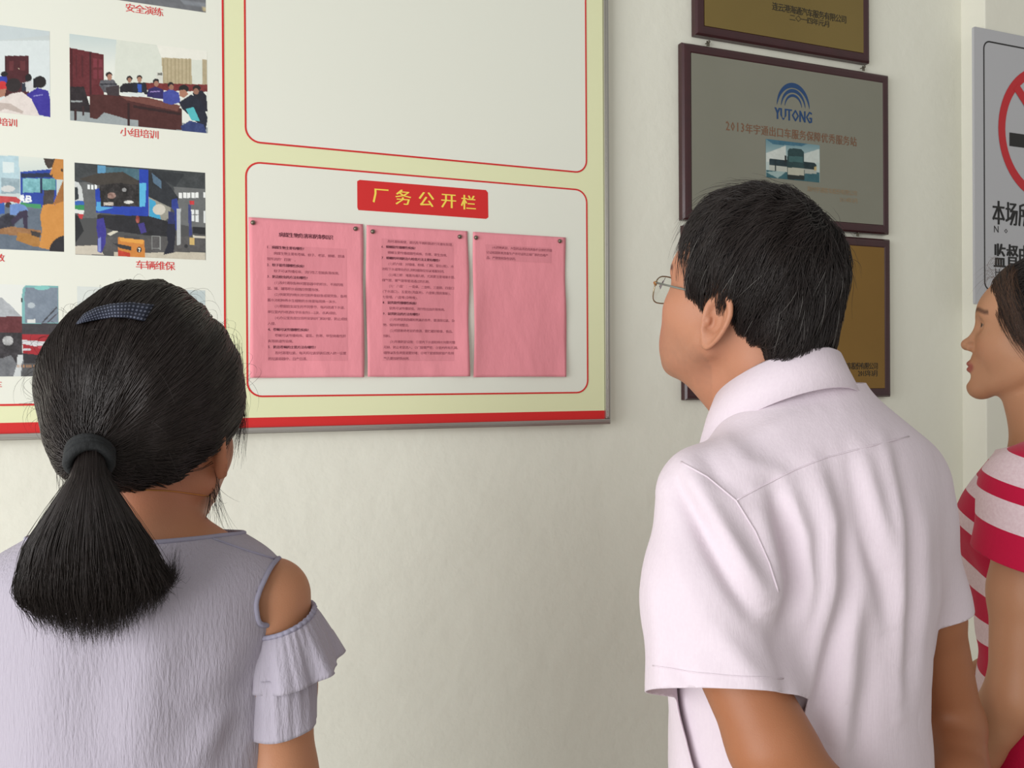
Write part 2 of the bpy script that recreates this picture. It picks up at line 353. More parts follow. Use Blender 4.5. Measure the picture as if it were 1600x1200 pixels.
# small group in a meeting room (units: 4x photo pixels)
dk = (52, 22, 24)
picture('printed_photo', [(109, 53), (324, 80), (324, 209), (109, 187)], YPH, [
 ('g', (190, 204, 204), (226, 229, 220), 180, 420),
 ('p', (216, 220, 208), [(720, 240), (1320, 300), (1320, 560), (700, 560)], 5),
 ('p', (232, 231, 220), [(960, 250), (1320, 300), (1320, 380), (1000, 360)], 4),
 ('p', (96, 34, 40), [(436, 298), (640, 340), (640, 600), (436, 600)], 16),
 ('r', (70, 22, 28), (440, 305, 452, 560)), ('p', (62, 20, 26), [(556, 322), (566, 324), (566, 600), (556, 600)]),
 ('r', (122, 50, 60), (575, 365, 600, 420)), ('r', (122, 50, 60), (610, 370, 632, 420)), ('r', (116, 46, 56), (575, 435, 600, 490)), ('r', (116, 46, 56), (610, 435, 632, 490)),
 ('r', (80, 28, 34), (470, 345, 480, 480)), ('r', (80, 28, 34), (505, 345, 515, 480)),
 ('p', (184, 170, 138), [(1000, 358), (1192, 368), (1196, 530), (1010, 530)], 14),
 ] + [('r', (166, 152, 120), (1010+k*24, 365, 1018+k*24, 528)) for k in range(8)] + [
 ('p', (178, 164, 134), [(1264, 370), (1296, 372), (1296, 540), (1262, 540)], 14), ('r', (214, 214, 204), (966, 450, 1010, 520)), ('r', (120, 120, 112), (976, 454, 1006, 470)),
 ('p', (118, 44, 44), [(880, 515), (1300, 530), (1300, 575), (880, 560)], 20),
 ('p', (150, 158, 160), [(430, 640), (1300, 800), (1300, 840), (430, 760)], 14),
 ('p', (36, 28, 32), [(430, 540), (520, 540), (555, 660), (555, 700), (430, 690)], 20),
 ('r', (54, 30, 32), (462, 680, 476, 748)), ('r', (54, 30, 32), (510, 660, 522, 720)), ('r', (150, 156, 156), (440, 626, 510, 636)),
 ('p', (74, 34, 32), [(555, 590), (720, 590), (1130, 680), (1130, 815), (850, 790), (850, 750), (790, 745), (640, 700), (600, 740), (555, 735)], 12),
 ('p', (112, 66, 58), [(740, 600), (900, 605), (1120, 660), (1100, 695), (780, 625)], 14),
 ('p', (46, 20, 22), [(820, 655), (1120, 705), (1120, 722), (820, 672)], 6), ('r', (48, 20, 22), (785, 640, 800, 790)),
 ('p', (88, 88, 94), [(620, 500), (700, 495), (728, 540), (730, 580), (640, 575), (612, 530)], 40), ('e', (38, 28, 28), (672, 466, 20, 18)), ('e', (170, 124, 104), (676, 480, 15, 20)), ('p', (44, 44, 52), [(620, 520), (720, 520), (724, 528), (618, 530)]), ('p', (58, 48, 52), [(650, 545), (735, 530), (735, 600), (660, 590)], 10),
 ('p', (28, 26, 34), [(760, 520), (840, 515), (850, 575), (740, 575), (736, 545)], 12), ('e', (34, 26, 26), (798, 490, 18, 17)), ('e', (160, 118, 98), (798, 500, 12, 16)),
 ('p', (30, 32, 44), [(820, 515), (900, 515), (912, 590), (815, 580)], 12), ('p', (50, 88, 176), [(848, 525), (872, 525), (874, 575), (850, 575)]), ('e', (44, 34, 32), (860, 484, 17, 16)), ('e', (172, 130, 108), (860, 496, 14, 18)),
 ('p', (44, 34, 92), [(915, 555), (960, 540), (1010, 560), (1020, 620), (905, 605)], 14), ('p', (150, 130, 190), [(925, 570), (990, 566), (990, 572), (926, 577)]), ('e', (32, 26, 28), (964, 508, 20, 18)), ('e', (164, 120, 100), (966, 522, 15, 18)),
 ('p', (66, 76, 158), [(1010, 575), (1060, 555), (1110, 580), (1120, 640), (1060, 655), (1010, 640)], 16), ('e', (34, 28, 30), (1058, 530, 20, 18)), ('e', (156, 112, 92), (1062, 545, 15, 18)),
 ('p', (30, 30, 44), [(1200, 580), (1260, 565), (1290, 600), (1297, 700), (1220, 690)], 10), ('e', (38, 30, 30), (1226, 552, 26, 20)), ('e', (150, 108, 90), (1222, 572, 18, 20)),
 ('p', (28, 32, 48), [(1110, 640), (1190, 590), (1260, 640), (1297, 740), (1280, 840), (1240, 780), (1130, 680)], 12), ('e', (30, 26, 28), (1142, 556, 32, 26)), ('p', (170, 120, 98), [(1112, 565), (1150, 560), (1172, 590), (1140, 612), (1116, 600)], 10),
 ('p', (84, 184, 190), [(1155, 682), (1205, 670), (1246, 760), (1190, 752)], 6), ('p', (48, 62, 112), [(1120, 790), (1180, 755), (1270, 780), (1290, 838), (1130, 822)], 20),
 ('p', (216, 222, 220), [(740, 578), (890, 578), (892, 604), (800, 598)], 6)], nb, nx=230, ny=150)
# trainees seen from behind
picture('printed_photo', [(-118, 25), (78, 48), (78, 184.5), (-118, 163)], YPH, [
 ('g', (184, 192, 192), (214, 222, 220), 150, 350),
 ('p', (196, 206, 208), [(-480, 90), (330, 190), (330, 215), (-480, 300)], 4), ('p', (214, 222, 222), [(-480, 260), (330, 250), (330, 620), (-480, 620)], 5),
 ('p', (74, 28, 34), [(24, 347), (175, 347), (175, 620), (24, 620)], 10), ('r', (56, 20, 26), (24, 347, 30, 600)), ('r', (98, 44, 48), (50, 380, 80, 440)), ('r', (98, 44, 48), (120, 380, 150, 440)), ('e', (190, 170, 150), (112, 428, 5, 4)),
 ('p', (92, 40, 44), [(-480, 380), (-60, 380), (-60, 620), (-480, 620)], 18),
 ('p', (46, 60, 160), [(-20, 480), (30, 465), (40, 520), (-20, 560)], 12), ('e', (26, 24, 28), (18, 462, 22, 16)),
 ('e', (28, 24, 28), (172, 486, 22, 24)), ('p', (206, 206, 206), [(130, 520), (190, 505), (212, 560), (160, 575), (128, 550)], 12),
 ('p', (40, 44, 60), [(126, 520), (150, 520), (158, 570), (130, 575)], 8),
 ('p', (56, 46, 148), [(160, 590), (230, 550), (300, 570), (316, 640), (316, 740), (230, 720)], 14), ('p', (140, 140, 200), [(200, 600), (262, 592), (264, 597), (202, 606)]),
 ('e', (30, 26, 28), (246, 514, 42, 38)), ('r', (22, 20, 26), (205, 490, 222, 550)),
 ('e', (196, 46, 48), (5, 540, 30, 34)), ('p', (170, 120, 100), [(-20, 560), (30, 555), (20, 600), (-20, 610)]),
 ('e', (40, 32, 34), (76, 532, 48, 44)), ('p', (222, 212, 206), [(-30, 640), (60, 585), (130, 575), (190, 620), (246, 735), (-30, 712)], 12), ('p', (190, 176, 168), [(-20, 640), (60, 650), (140, 700), (130, 712), (20, 680), (-20, 700)], 10)],
 nb, nx=170, ny=130)
# yellow recovery machine and blue bus (units: 4x, origin y 220)
picture('printed_photo', [(-105, 231), (99.5, 251), (99.5, 393), (-105, 385)], YPH, [
 ('g', (222, 226, 216), (196, 208, 206), 90, 260),
 ('p', (180, 206, 214), [(-500, 60), (110, 98), (118, 330), (-500, 330)], 16), ('p', (214, 226, 226), [(10, 130), (80, 135), (80, 200), (10, 200)], 6), ('p', (150, 170, 178), [(0, 230), (115, 240), (115, 330), (0, 330)], 26), ('e', (206, 208, 206), (40, 300, 44, 20)),
 ('p', (96, 108, 122), [(-500, 400), (400, 400), (400, 700), (-500, 700)], 14),
 ('p', (36, 66, 158), [(118, 195), (350, 180), (350, 420), (118, 410)], 10), ('p', (120, 176, 184), [(132, 235), (245, 238), (245, 325), (132, 325)], 40), ('p', (100, 160, 160), [(262, 240), (345, 240), (345, 310), (262, 310)], 36), ('r', (28, 40, 70), (124, 205, 330, 232)), ('r', (26, 40, 74), (246, 235, 260, 330)),
 ('p', (66, 146, 96), [(118, 385), (250, 400), (250, 425), (118, 410)], 8), ('p', (66, 60, 60), [(270, 310), (340, 310), (330, 400), (290, 400), (262, 420)], 26),
 ('p', (232, 236, 240), [(118, 338), (138, 338), (146, 350), (140, 362), (150, 384), (136, 384), (128, 366), (126, 384), (114, 384)], 2), ('p', (232, 236, 240), [(152, 340), (180, 342), (190, 352), (184, 362), (192, 376), (184, 386), (150, 386)], 2), ('r', (36, 66, 158), (164, 350, 176, 358), 2), ('r', (36, 66, 158), (164, 368, 177, 376), 2),
 ('p', (190, 68, 70), [(-40, 340), (90, 350), (120, 372), (110, 392), (60, 380), (-40, 400)], 16), ('p', (46, 90, 170), [(-60, 400), (20, 385), (20, 455), (-60, 460)], 10),
 ('p', (44, 44, 56), [(-40, 490), (40, 450), (100, 480), (70, 550), (-40, 570)], 26),
 ('e', (60, 48, 44), (42, 400, 20, 18)), ('p', (108, 140, 196), [(50, 400), (100, 390), (150, 405), (166, 435), (110, 440), (112, 465), (50, 460)], 14), ('p', (52, 42, 66), [(110, 445), (160, 430), (166, 470), (162, 552), (140, 550), (132, 480), (104, 500), (70, 530), (56, 500)], 10),
 ('p', (150, 108, 70), [(-60, 560), (60, 535), (250, 560), (250, 590), (90, 590), (-60, 580)], 24), ('p', (168, 118, 56), [(100, 570), (240, 590), (245, 660), (200, 660), (90, 620)], 14), ('p', (60, 54, 52), [(180, 560), (250, 575), (240, 605), (190, 590)], 10),
 ('p', (62, 50, 44), [(270, 115), (345, 118), (330, 170), (300, 180), (280, 150)], 26),
 ('p', (196, 132, 62), [(345, 115), (405, 118), (405, 400), (340, 400), (262, 440), (330, 395), (396, 250), (345, 245), (308, 215)], 10), ('e', (70, 50, 38), (390, 190, 8, 10)), ('e', (70, 50, 38), (323, 222, 7, 8)),
 ('p', (204, 140, 66), [(262, 405), (300, 395), (340, 402), (405, 380), (405, 700), (236, 665), (256, 560), (244, 470)], 9), ('p', (160, 106, 52), [(330, 400), (392, 262), (402, 262), (402, 380)], 10),
 ('e', (34, 32, 38), (420, 690, 118, 100))], nb, nx=170, ny=130, co=(0, 220))
# bus on the hoist in the workshop
picture('printed_photo', [(117, 253), (321, 271), (321, 407), (117, 397)], YPH, [
 ('g', (66, 70, 72), (76, 76, 76), 100, 600),
 ('p', (58, 62, 64), [(466, 130), (1284, 200), (1284, 310), (900, 300), (466, 250)], 18), ('p', (104, 106, 106), [(1080, 290), (1284, 306), (1284, 560), (1100, 520)], 10), ('p', (42, 46, 50), [(940, 180), (1150, 210), (1090, 290), (1000, 240)], 10),
 ('p', (96, 98, 98), [(500, 255), (620, 255), (620, 480), (500, 480)], 12)] + [('r', (232, 236, 236), (x, 272, x+14, 300), 2) for x in (545, 566, 588)] + [('r', (236, 238, 236), (x, 326, x+22, 360), 2) for x in (1112, 1138, 1165, 1192, 1218, 1270)] + [
 ('p', (226, 230, 228), [(1190, 432), (1240, 436), (1240, 510), (1190, 505)], 6), ('r', (110, 112, 112), (1212, 432, 1217, 510)), ('r', (110, 112, 112), (1190, 462, 1240, 467)), ('r', (222, 226, 224), (1272, 440, 1284, 516), 4),
 ('p', (200, 192, 176), [(466, 655), (600, 650), (640, 710), (466, 708)], 10), ('p', (196, 188, 170), [(700, 690), (1284, 700), (1284, 750), (700, 730)], 16), ('p', (84, 82, 82), [(640, 600), (1284, 600), (1284, 690), (900, 700), (640, 690)], 16), ('p', (214, 208, 190), [(660, 580), (730, 545), (740, 560), (680, 592)], 4), ('p', (206, 200, 184), [(1200, 592), (1284, 600), (1284, 614), (1200, 606)], 4),
 ('p', (204, 208, 206), [(466, 250), (490, 255), (510, 290), (524, 400), (466, 400)], 8), ('p', (40, 48, 52), [(466, 285), (485, 285), (492, 360), (466, 370)], 8), ('p', (48, 96, 176), [(466, 372), (520, 372), (524, 400), (466, 405)]), ('p', (54, 140, 84), [(466, 398), (524, 398), (524, 430), (466, 425)]), ('p', (222, 224, 220), [(466, 425), (524, 430), (520, 455), (466, 450)]), ('p', (190, 54, 60), [(485, 452), (520, 455), (510, 488), (488, 475)]), ('p', (26, 28, 32), [(466, 455), (490, 470), (520, 560), (466, 640)], 10),
 ('p', (92, 150, 186), [(606, 150), (655, 152), (660, 205), (606, 205)], 14), ('p', (70, 104, 116), [(655, 160), (860, 175), (860, 250), (700, 200), (655, 200)], 22),
 ('p', (28, 62, 168), [(590, 300), (625, 290), (625, 405), (860, 405), (860, 175), (918, 182), (920, 480), (596, 445)], 12), ('p', (84, 164, 214), [(598, 380), (625, 378), (625, 410), (700, 415), (610, 440), (595, 430)], 6), ('p', (90, 180, 220), [(858, 265), (905, 262), (898, 410), (858, 412)], 10),
 ('p', (40, 36, 36), [(615, 270), (860, 245), (860, 410), (625, 408)], 50), ('p', (62, 56, 50), [(495, 235), (610, 200), (760, 192), (850, 245), (850, 275), (740, 262), (600, 275)], 10), ('e', (150, 150, 150), (768, 305, 14, 12), 20), ('e', (206, 206, 200), (795, 382, 30, 10), 40), ('e', (150, 120, 110), (690, 340, 26, 20), 60), ('r', (190, 180, 170), (640, 382, 700, 402), 60),
 ('p', (36, 40, 46), [(918, 182), (960, 190), (1060, 290), (1110, 360), (1090, 430), (920, 350)], 14), ('p', (84, 110, 132), [(940, 200), (1000, 250), (1000, 300), (950, 262)], 14),
 ('p', (150, 148, 136), [(920, 350), (1060, 420), (1050, 480), (1020, 500), (920, 470)], 10), ('p', (60, 160, 200), [(922, 360), (960, 378), (1000, 500), (922, 470)], 8), ('e', (206, 200, 186), (985, 430, 40, 34), 8),
 ('p', (30, 30, 36), [(600, 460), (920, 470), (1060, 510), (1060, 600), (900, 590), (700, 560), (600, 520)], 18),
 ('p', (40, 58, 140), [(1064, 370), (1100, 360), (1110, 420), (1095, 560), (1080, 560), (1084, 440), (1064, 420)], 16), ('p', (186, 190, 190), [(1098, 425), (1124, 425), (1120, 650), (1098, 655)], 10), ('p', (60, 66, 120), [(1170, 400), (1190, 400), (1196, 590), (1176, 600)], 16), ('p', (196, 50, 54), [(1180, 378), (1210, 376), (1212, 402), (1182, 402)], 24),
 ('e', (40, 32, 34), (616, 470, 16, 14)), ('p', (56, 50, 140), [(598, 490), (640, 478), (656, 560), (650, 640), (626, 700), (600, 690), (604, 600), (596, 540)], 14), ('p', (130, 140, 200), [(604, 610), (622, 600), (622, 690), (606, 692)]),
 ('p', (62, 52, 130), [(850, 520), (890, 510), (905, 570), (870, 580)], 14), ('e', (150, 70, 60), (850, 490, 12, 24), 60),
 ('p', (26, 28, 44), [(1040, 520), (1085, 500), (1090, 580), (1075, 700), (1010, 712), (1040, 640), (1030, 570)], 8), ('p', (40, 48, 100), [(1045, 440), (1080, 450), (1084, 520), (1040, 520)], 10),
 ('p', (204, 130, 56), [(725, 600), (890, 620), (895, 732), (725, 718)], 12), ('p', (226, 160, 70), [(735, 600), (890, 620), (880, 645), (740, 625)], 8), ('p', (190, 60, 40), [(725, 680), (800, 700), (800, 725), (725, 718)], 20), ('p', (66, 64, 66), [(765, 590), (860, 600), (860, 615), (765, 608)], 8), ('p', (50, 50, 54), [(690, 635), (810, 660), (810, 685), (740, 670)], 10), ('e', (26, 28, 40), (858, 680, 16, 18), 2), ('p', (240, 236, 220), [(852, 670), (866, 670), (860, 692), (855, 692), (860, 675), (852, 675)], 0),
 ('r', (150, 152, 150), (936, 594, 940, 680), 4), ('r', (150, 152, 150), (988, 600, 992, 684), 4), ('r', (150, 152, 150), (936, 594, 990, 598), 4), ('r', (140, 142, 140), (936, 670, 990, 674), 4),
 ('p', (206, 176, 110), [(1178, 605), (1212, 608), (1212, 655), (1178, 650)], 12), ('e', (40, 40, 44), (1156, 660, 12, 12)), ('p', (28, 30, 34), [(1200, 540), (1284, 545), (1284, 590), (1200, 580)], 10)],
 nb, nx=230, ny=160, co=(0, 220))
# red bus on a road (units: 4x, origin y 420)
picture('printed_photo', [(-110, 440), (91.5, 447.5), (91.5, 588.5), (-110, 588)], YPH, [
 ('g', (226, 228, 222), (222, 224, 218), 100, 700),
 ('p', (110, 112, 116), [(-500, 540), (400, 520), (400, 690), (-500, 690)], 24),
 ('p', (170, 174, 178), [(-500, 120), (0, 178), (60, 230), (128, 300), (-500, 310)], 24), ('p', (96, 42, 46), [(-500, 300), (128, 298), (128, 410), (-500, 420)], 20), ('p', (50, 46, 50), [(-500, 400), (132, 400), (132, 560), (90, 590), (60, 540), (0, 560), (-500, 560)], 34),
 ('e', (170, 170, 170), (40, 450, 34, 30), 60), ('p', (200, 204, 204), [(100, 540), (145, 535), (125, 600), (120, 680), (70, 680), (95, 600)], 8),
 ('p', (122, 176, 176), [(130, 170), (138, 118), (160, 104), (370, 108), (370, 350), (130, 350)], 6), ('p', (122, 134, 148), [(146, 175), (156, 118), (366, 122), (366, 340), (150, 340)], 16),
 ('e', (132, 196, 190), (260, 120, 50, 14), 4), ('e', (176, 186, 192), (190, 230, 24, 18), 8), ('r', (214, 216, 212), (165, 316, 218, 340), 6),
 ('p', (50, 48, 54), [(258, 335), (352, 240), (358, 246), (266, 338)], 2), ('p', (60, 50, 58), [(290, 335), (370, 270), (370, 276), (300, 338)], 2), ('r', (30, 34, 38), (126, 182, 136, 210), 2),
 ('p', (60, 56, 60), [(132, 342), (370, 345), (370, 420), (132, 410)], 12), ('p', (162, 34, 44), [(130, 408), (370, 414), (370, 560), (300, 550), (134, 528)], 8), ('p', (210, 210, 212), [(132, 445), (310, 460), (330, 480), (225, 488), (132, 470)], 14), ('p', (200, 80, 90), [(225, 484), (320, 480), (300, 502), (235, 498)], 6), ('e', (196, 196, 200), (160, 506, 26, 8), 20),
 ('p', (44, 42, 46), [(132, 528), (370, 556), (370, 600), (140, 590)], 10), ('p', (82, 82, 84), [(140, 590), (370, 600), (370, 680), (120, 680)], 12)] +
 [('r', (176, 130, 90), (x, 602, x+4, 618), 10) for x in (98, 108, 122, 136, 140, 156, 162, 172, 184, 190, 200, 208, 222, 244, 248)], nb, nx=170, ny=130, co=(0, 420))
# pale photo mostly behind the woman's head, and the road photo above
picture('printed_photo', [(121, 447), (321, 454), (321, 590), (121, 588)], YPH, [
 ('g', (204, 212, 208), (196, 204, 200), 100, 700), ('p', (214, 219, 214), [(480, 100), (700, 120), (560, 260), (480, 300)], 5), ('p', (188, 200, 200), [(950, 140), (1290, 146), (1290, 300), (1000, 260)], 6),
 ('p', (150, 60, 70), [(1150, 180), (1165, 185), (1180, 230), (1150, 240)], 10), ('p', (120, 112, 110), [(480, 420), (1290, 420), (1290, 700), (480, 700)], 14), ('p', (120, 54, 60), [(700, 330), (1180, 330), (1180, 520), (700, 520)], 14)], nb, nx=60, ny=44, co=(0, 420))
picture('printed_photo', [(110, -150), (321, -128), (321, 17), (110, -8)], YPH, [
 ('g', (168, 176, 182), (120, 124, 128), -500, 80), ('p', (108, 110, 114), [(300, -40), (1300, -40), (1300, 90), (300, 90)], 16), ('p', (130, 134, 140), [(1100, -20), (1300, 10), (1300, 40), (1150, 20)], 12), ('p', (66, 62, 66), [(900, -300), (1100, -300), (1100, -60), (900, -60)], 20), ('e', (190, 176, 140), (1276, 46, 14, 14), 30)], nb, nx=60, ny=44)

# ================================================================== pink papers, pinned
def paper(tl, tr, bl, br, label, seed, lines, title=None, tone=None, row0=None, rown=None, xl=None, em=None, tx=None):
    YQ = YB-.0028
    A, B, C_, D_ = (onplane(*p, YQ) for p in (tl, tr, bl, br))
    x0 = (A[0]+C_[0])/2; x1 = (B[0]+D_[0])/2; z1 = (A[2]+B[2])/2; z0 = (C_[2]+D_[2])/2
    r = np.random.default_rng(seed); ph = r.random(4)*6
    def disp(x, z):
        u = np.clip((np.asarray(x)-x0)/(x1-x0), 0, 1); v = np.clip((z1-np.asarray(z))/(z1-z0), 0, 1)
        loose = np.clip(v*1.6, 0, 1)
        d = .0016*np.sin(u*7+ph[0]+v*2)*loose+.0012*np.sin(u*3.2+v*5+ph[1])*loose
        d += .0035*np.exp(-((u-1)/.10)**2)*(.35+.65*np.sin(v*6.0+ph[2])**2)*np.clip(v*2.2, 0, 1)
        d += .0030*np.exp(-((u-0)/.10)**2)*(.5+.5*np.sin(v*5.0+ph[3]))*np.clip(v*2.2, 0, 1)
        d += .0016*np.clip(1-np.abs((u-.15-v*.5)/.07), 0, 1)*np.clip(v*1.2-.4, 0, 1)
        return d+.0012*v
    nx, ny = 34, 46
    U, Vv = np.meshgrid(np.linspace(0, 1, nx), np.linspace(0, 1, ny), indexing='ij')
    edge = .0012*np.sin(Vv*9+ph[0])*(U > .98)-.0012*np.sin(Vv*7+ph[1])*(U < .02)
    X = x0+(x1-x0)*U+edge; Z = z1+(z0-z1)*Vv+.0004*np.sin(U*6+ph[3])*(Vv > .98)
    P = np.stack([X, YQ-disp(X, Z), Z], -1).reshape(-1, 3)
    i, j = np.meshgrid(np.arange(nx-1), np.arange(ny-1), indexing='ij'); a = (i*ny+j).ravel()
    F = np.stack([a, a+1, a+ny+1, a+ny], 1)
    root = empty('paper_notice', ((x0+x1)/2, YQ, z0), label, 'paper', 'pink paper notices pinned in a row')
    sh = mesh('sheet', P, F, M['pink'], root, smooth=True)
    so = sh.modifiers.new('thick', 'SOLIDIFY'); so.thickness = .00012; so.offset = -1
    if tone:
        T = [onplane(*p, YQ) for p in tone]; tx0, tx1 = (T[0][0]+T[3][0])/2, (T[1][0]+T[2][0])/2; tz1, tz0 = (T[0][2]+T[1][2])/2, (T[2][2]+T[3][2])/2
        U2, V2 = np.meshgrid(np.linspace(0, 1, nx), np.linspace(0, 1, ny), indexing='ij'); X2 = tx0+(tx1-tx0)*U2; Z2 = tz1+(tz0-tz1)*V2
        mesh('printed_tone', np.stack([X2, YQ-disp(X2, Z2)-.00025, Z2], -1).reshape(-1, 3), F, M['pinkd'], root, smooth=True)
    f1, f2 = Flat(), Flat()
    if title:
        p = onplane(*title[1], YQ); q = onplane(*title[2], YQ); e = (q[0]-p[0])/len(title[0])/1.02
        f2.text(title[0], p[0], (p[2]+q[2])/2-e*.38, e, bold=.012)
    za = onplane(row0[0], row0[1], YQ); zb = onplane(rown[0], rown[1], YQ)
    for k, s in enumerate(lines):
        z = za[2]+(zb[2]-za[2])*k/max(len(lines)-1, 1); x = za[0]+(zb[0]-za[0])*k/max(len(lines)-1, 1)
        bold = s.startswith('*'); s = s.lstrip('*'); ind = 2 if s.startswith('　') else 0; s = s.lstrip('　')
        if not s: continue
        (f2 if bold else f1).text(s, x+ind*em, z-em*.38, em, bold=.016 if bold else .0, sz=.95)
    for f, n_, m_ in ((f1, 'printed_text', M['ink']), (f2, 'heading_text', M['inkb'])):
        if f.V: setp(f.build(n_, m_, YQ-.0004, root, disp), kind='stuff')
    return disp, YQ
P1 = ['*1. 病媒生物主要有哪些?', '　病媒生物主要有苍蝇、蚊子、老鼠、蟑螂，即通', '常所说的“四害”。', '*2. 蚊子能传播哪些疾病?', '　蚊子可以传播疟疾、流行性乙型脑炎等疾病。', '*3. 防治蚊虫的方法有哪些?',
 '　(1)及时清除各种闲置容器中的积水，不用的瓶', '盆、罐、罐等积水容器应倒置存放。', '　(2)供观赏的喷水池可放养食蚊鱼或观赏鱼，备用', '蓄水池和种养水生植物的水体要每周换一次水。', '　(3)根据蚊虫滋生的不同季节，每月疏通下水道，', '单位室内外喷洒化学杀虫剂1—2次，杀灭成蚊。',
 '　(4)办公室及居住场所安装纱门和纱窗，防止成蚊', '入侵。', '*4、苍蝇可以传播哪些疾病?', '　苍蝇可以传播痢疾、霍乱、伤寒、甲型病毒性肝', '炎等肠道传染病。', '*5. 防治苍蝇的主要方法有哪些?', '　及时清理垃圾，每天将垃圾袋装后放入统一设置', '的垃圾容器中，日产日清。']
P2 = ['　及时清除粪便，粪坑及平摊积粪进行无害化处理。', '*6. 蟑螂能传播哪些疾病?', '　蟑螂主要传播细菌性痢疾、伤寒、寄生虫病。', '*7. 蟑螂的环境防治与检查方法主要有哪些?', '　(1)抓六缝：对墙缝、柜缝、门框、窗台(框)、水', '池和下水道等处的孔洞和缝隙应加以堵塞封闭。', '　(2)堵三眼：堵塞沟通孔眼，尤其要注意堵塞水管、',
 '煤气管、暖气管等管道通过的孔眼。', '　(3)“八查”：一查桌、二查柜、三查厨、四查口', '(下水道口)、五查池(洗盘池)、六查案(厨房案板)、', '七查墙、八查堆(杂物堆)。', '*8. 鼠类能传播哪些疾病?', '　鼠类可以传播鼠疫、流行性出血热等疾病。', '*9. 鼠类防治的方法有哪些?', '　(1)杜绝鼠类隐藏和筑巢的条件，要清除垃圾、杂', '物，保持环境整洁。',
 '　(2)彻底断绝老鼠的食源，要贮藏好粮食、食品、', '饲料。', '　(3)完善防鼠设施：①室内下水道和排水沟要完整', '无缺，防止老鼠进入；②门窗要严密；③室内所有孔洞、', '缝隙以及各类管道要封堵；④地下室或厨房窗户及排', '气孔要加装铁丝网。']
P3 = ['　(4)药物灭鼠，大型药品须选用具备农业部农药登', '记证和国家发改委生产许可证的正规厂家的合格产', '品，严禁使用急性鼠药。']
dA = paper((389.5, 339), (566, 350.5), (391, 590), (569, 589.5), 'pink printed notice with a bold title line, leftmost of the three under the red banner', 3, P1, title=('病媒生物危害和防制知识', (435.5, 366), (522, 372)),
      tone=[(416.5, 382.5), (541, 389), (543, 565), (419, 562.5)], row0=(416.5, 386), rown=(419, 560.5), xl=416, em=.0063)
dB = paper((571, 350.5), (731, 362), (574, 589.5), (733, 588), 'pink printed notice filled with text and no title, between the other two pink papers', 5, P2,
      tone=[(595, 372), (707.5, 379), (710.5, 565), (598.5, 563)], row0=(595.5, 376.5), rown=(599, 560), em=.0063)
dC = paper((738, 361.5), (883, 371.5), (741, 589), (884.5, 588.5), 'mostly blank pink notice with three lines of print at the top, rightmost of the three', 8, P3,
      tone=[(759, 381.5), (861, 387.5), (861.5, 411), (759.5, 407)], row0=(759.5, 386), rown=(760, 402.5), em=.0063)
def pin(px, py, disp, YQ, label):
    p = onplane(px, py, YQ-.004)
    y = YQ-float(disp(p[0], p[2]))
    root = empty('pushpin', (p[0], y, p[2]), label, 'pushpin', 'steel pushpins holding the pink papers')
    MB().lathe([(.0001, .0052), (.0018, .0050), (.0033, .0040), (.0042, .0024), (.0045, .0008), (.0040, 0)], (p[0], y-.0002, p[2]), (0, -1, 0), 18).build('head', M['pin'], root, True)
    MB().tube([(p[0], y, p[2]), (p[0], YB+.006, p[2])], .0005, 6).build('spike', M['pin'], root)
for args in ((395.5, 347.5, *dA, 'domed pin in the top left corner of the titled pink notice'), (556, 357, *dA, 'domed pin in the top right corner of the titled pink notice'),
             (583, 361.5, *dB, 'domed pin in the top left corner of the middle pink notice'), (719, 369.5, *dB, 'domed pin in the top right corner of the middle pink notice'),
             (744.5, 371, *dC, 'domed pin in the top left corner of the mostly blank pink notice'), (875.5, 376.5, *dC, 'domed pin in the top right corner of the mostly blank pink notice')):
    pin(*args)

# ================================================================== award plaques
def plaque(tl, tr, br, bl, label, plate, rb=.022, top=None):
    YF = YW-.022
    A, B, C_, D_ = (onplane(*p, YF) for p in (tl, tr, br, bl))
    x0 = (A[0]+D_[0])/2; x1 = (B[0]+C_[0])/2; z1 = (A[2]+B[2])/2 if top is None else (C_[2]+D_[2])/2+top; z0 = (C_[2]+D_[2])/2
    root = empty('award_plaque', ((x0+x1)/2, YW, z0), label, 'plaque', 'award plaques hanging in a column on the wall')
    # moulded board: outer edge lower, raised inner step
    b = MB(); n_ = [(0, YW-.002), (0, YF+.006), (.004, YF+.001), (.009, YF), (rb-.003, YF), (rb, YF+.002)]
    V = []; F = []
    for (o_, y) in n_: V += [(x0+o_, y, z0+o_), (x1-o_, y, z0+o_), (x1-o_, y, z1-o_), (x0+o_, y, z1-o_)]
    for k in range(len(n_)-1):
        for c_ in range(4): F.append((k*4+c_, k*4+(c_+1) % 4, (k+1)*4+(c_+1) % 4, (k+1)*4+c_))
    F.append((3, 2, 1, 0)); m = (len(n_)-1)*4; F.append((m, m+1, m+2, m+3))
    b.add(V, F); b.build('frame', M['frame'], root)
    p = slab('plate', rrect(x0+rb, z0+rb, x1-rb, z1-rb, .001, 1), YF+.0008, YF+.0018, plate, root)
    return root, x0, x1, z0, z1, YF
def hook(px, py, label):
    p = onplane(px, py, YW-.012); root = empty('wall_hook', (p[0], YW, p[2]), label, 'hook', 'small steel hooks above the plaques')
    MB().tube([(p[0], YW+.004, p[2]+.002), (p[0], YW-.014, p[2]+.002)], .0012, 8).lathe([(.0028, 0), (.003, .001), (.0015, .002)], (p[0], YW-.014, p[2]+.002), (0, -1, 0), 12).build('nail', M['nail'], root, True)
    MB().box((p[0]-.004, YW-.011, p[2]-.007), (p[0]+.004, YW-.0095, p[2]+.005), .0006).build('hanger_tab', M['nail'], root)
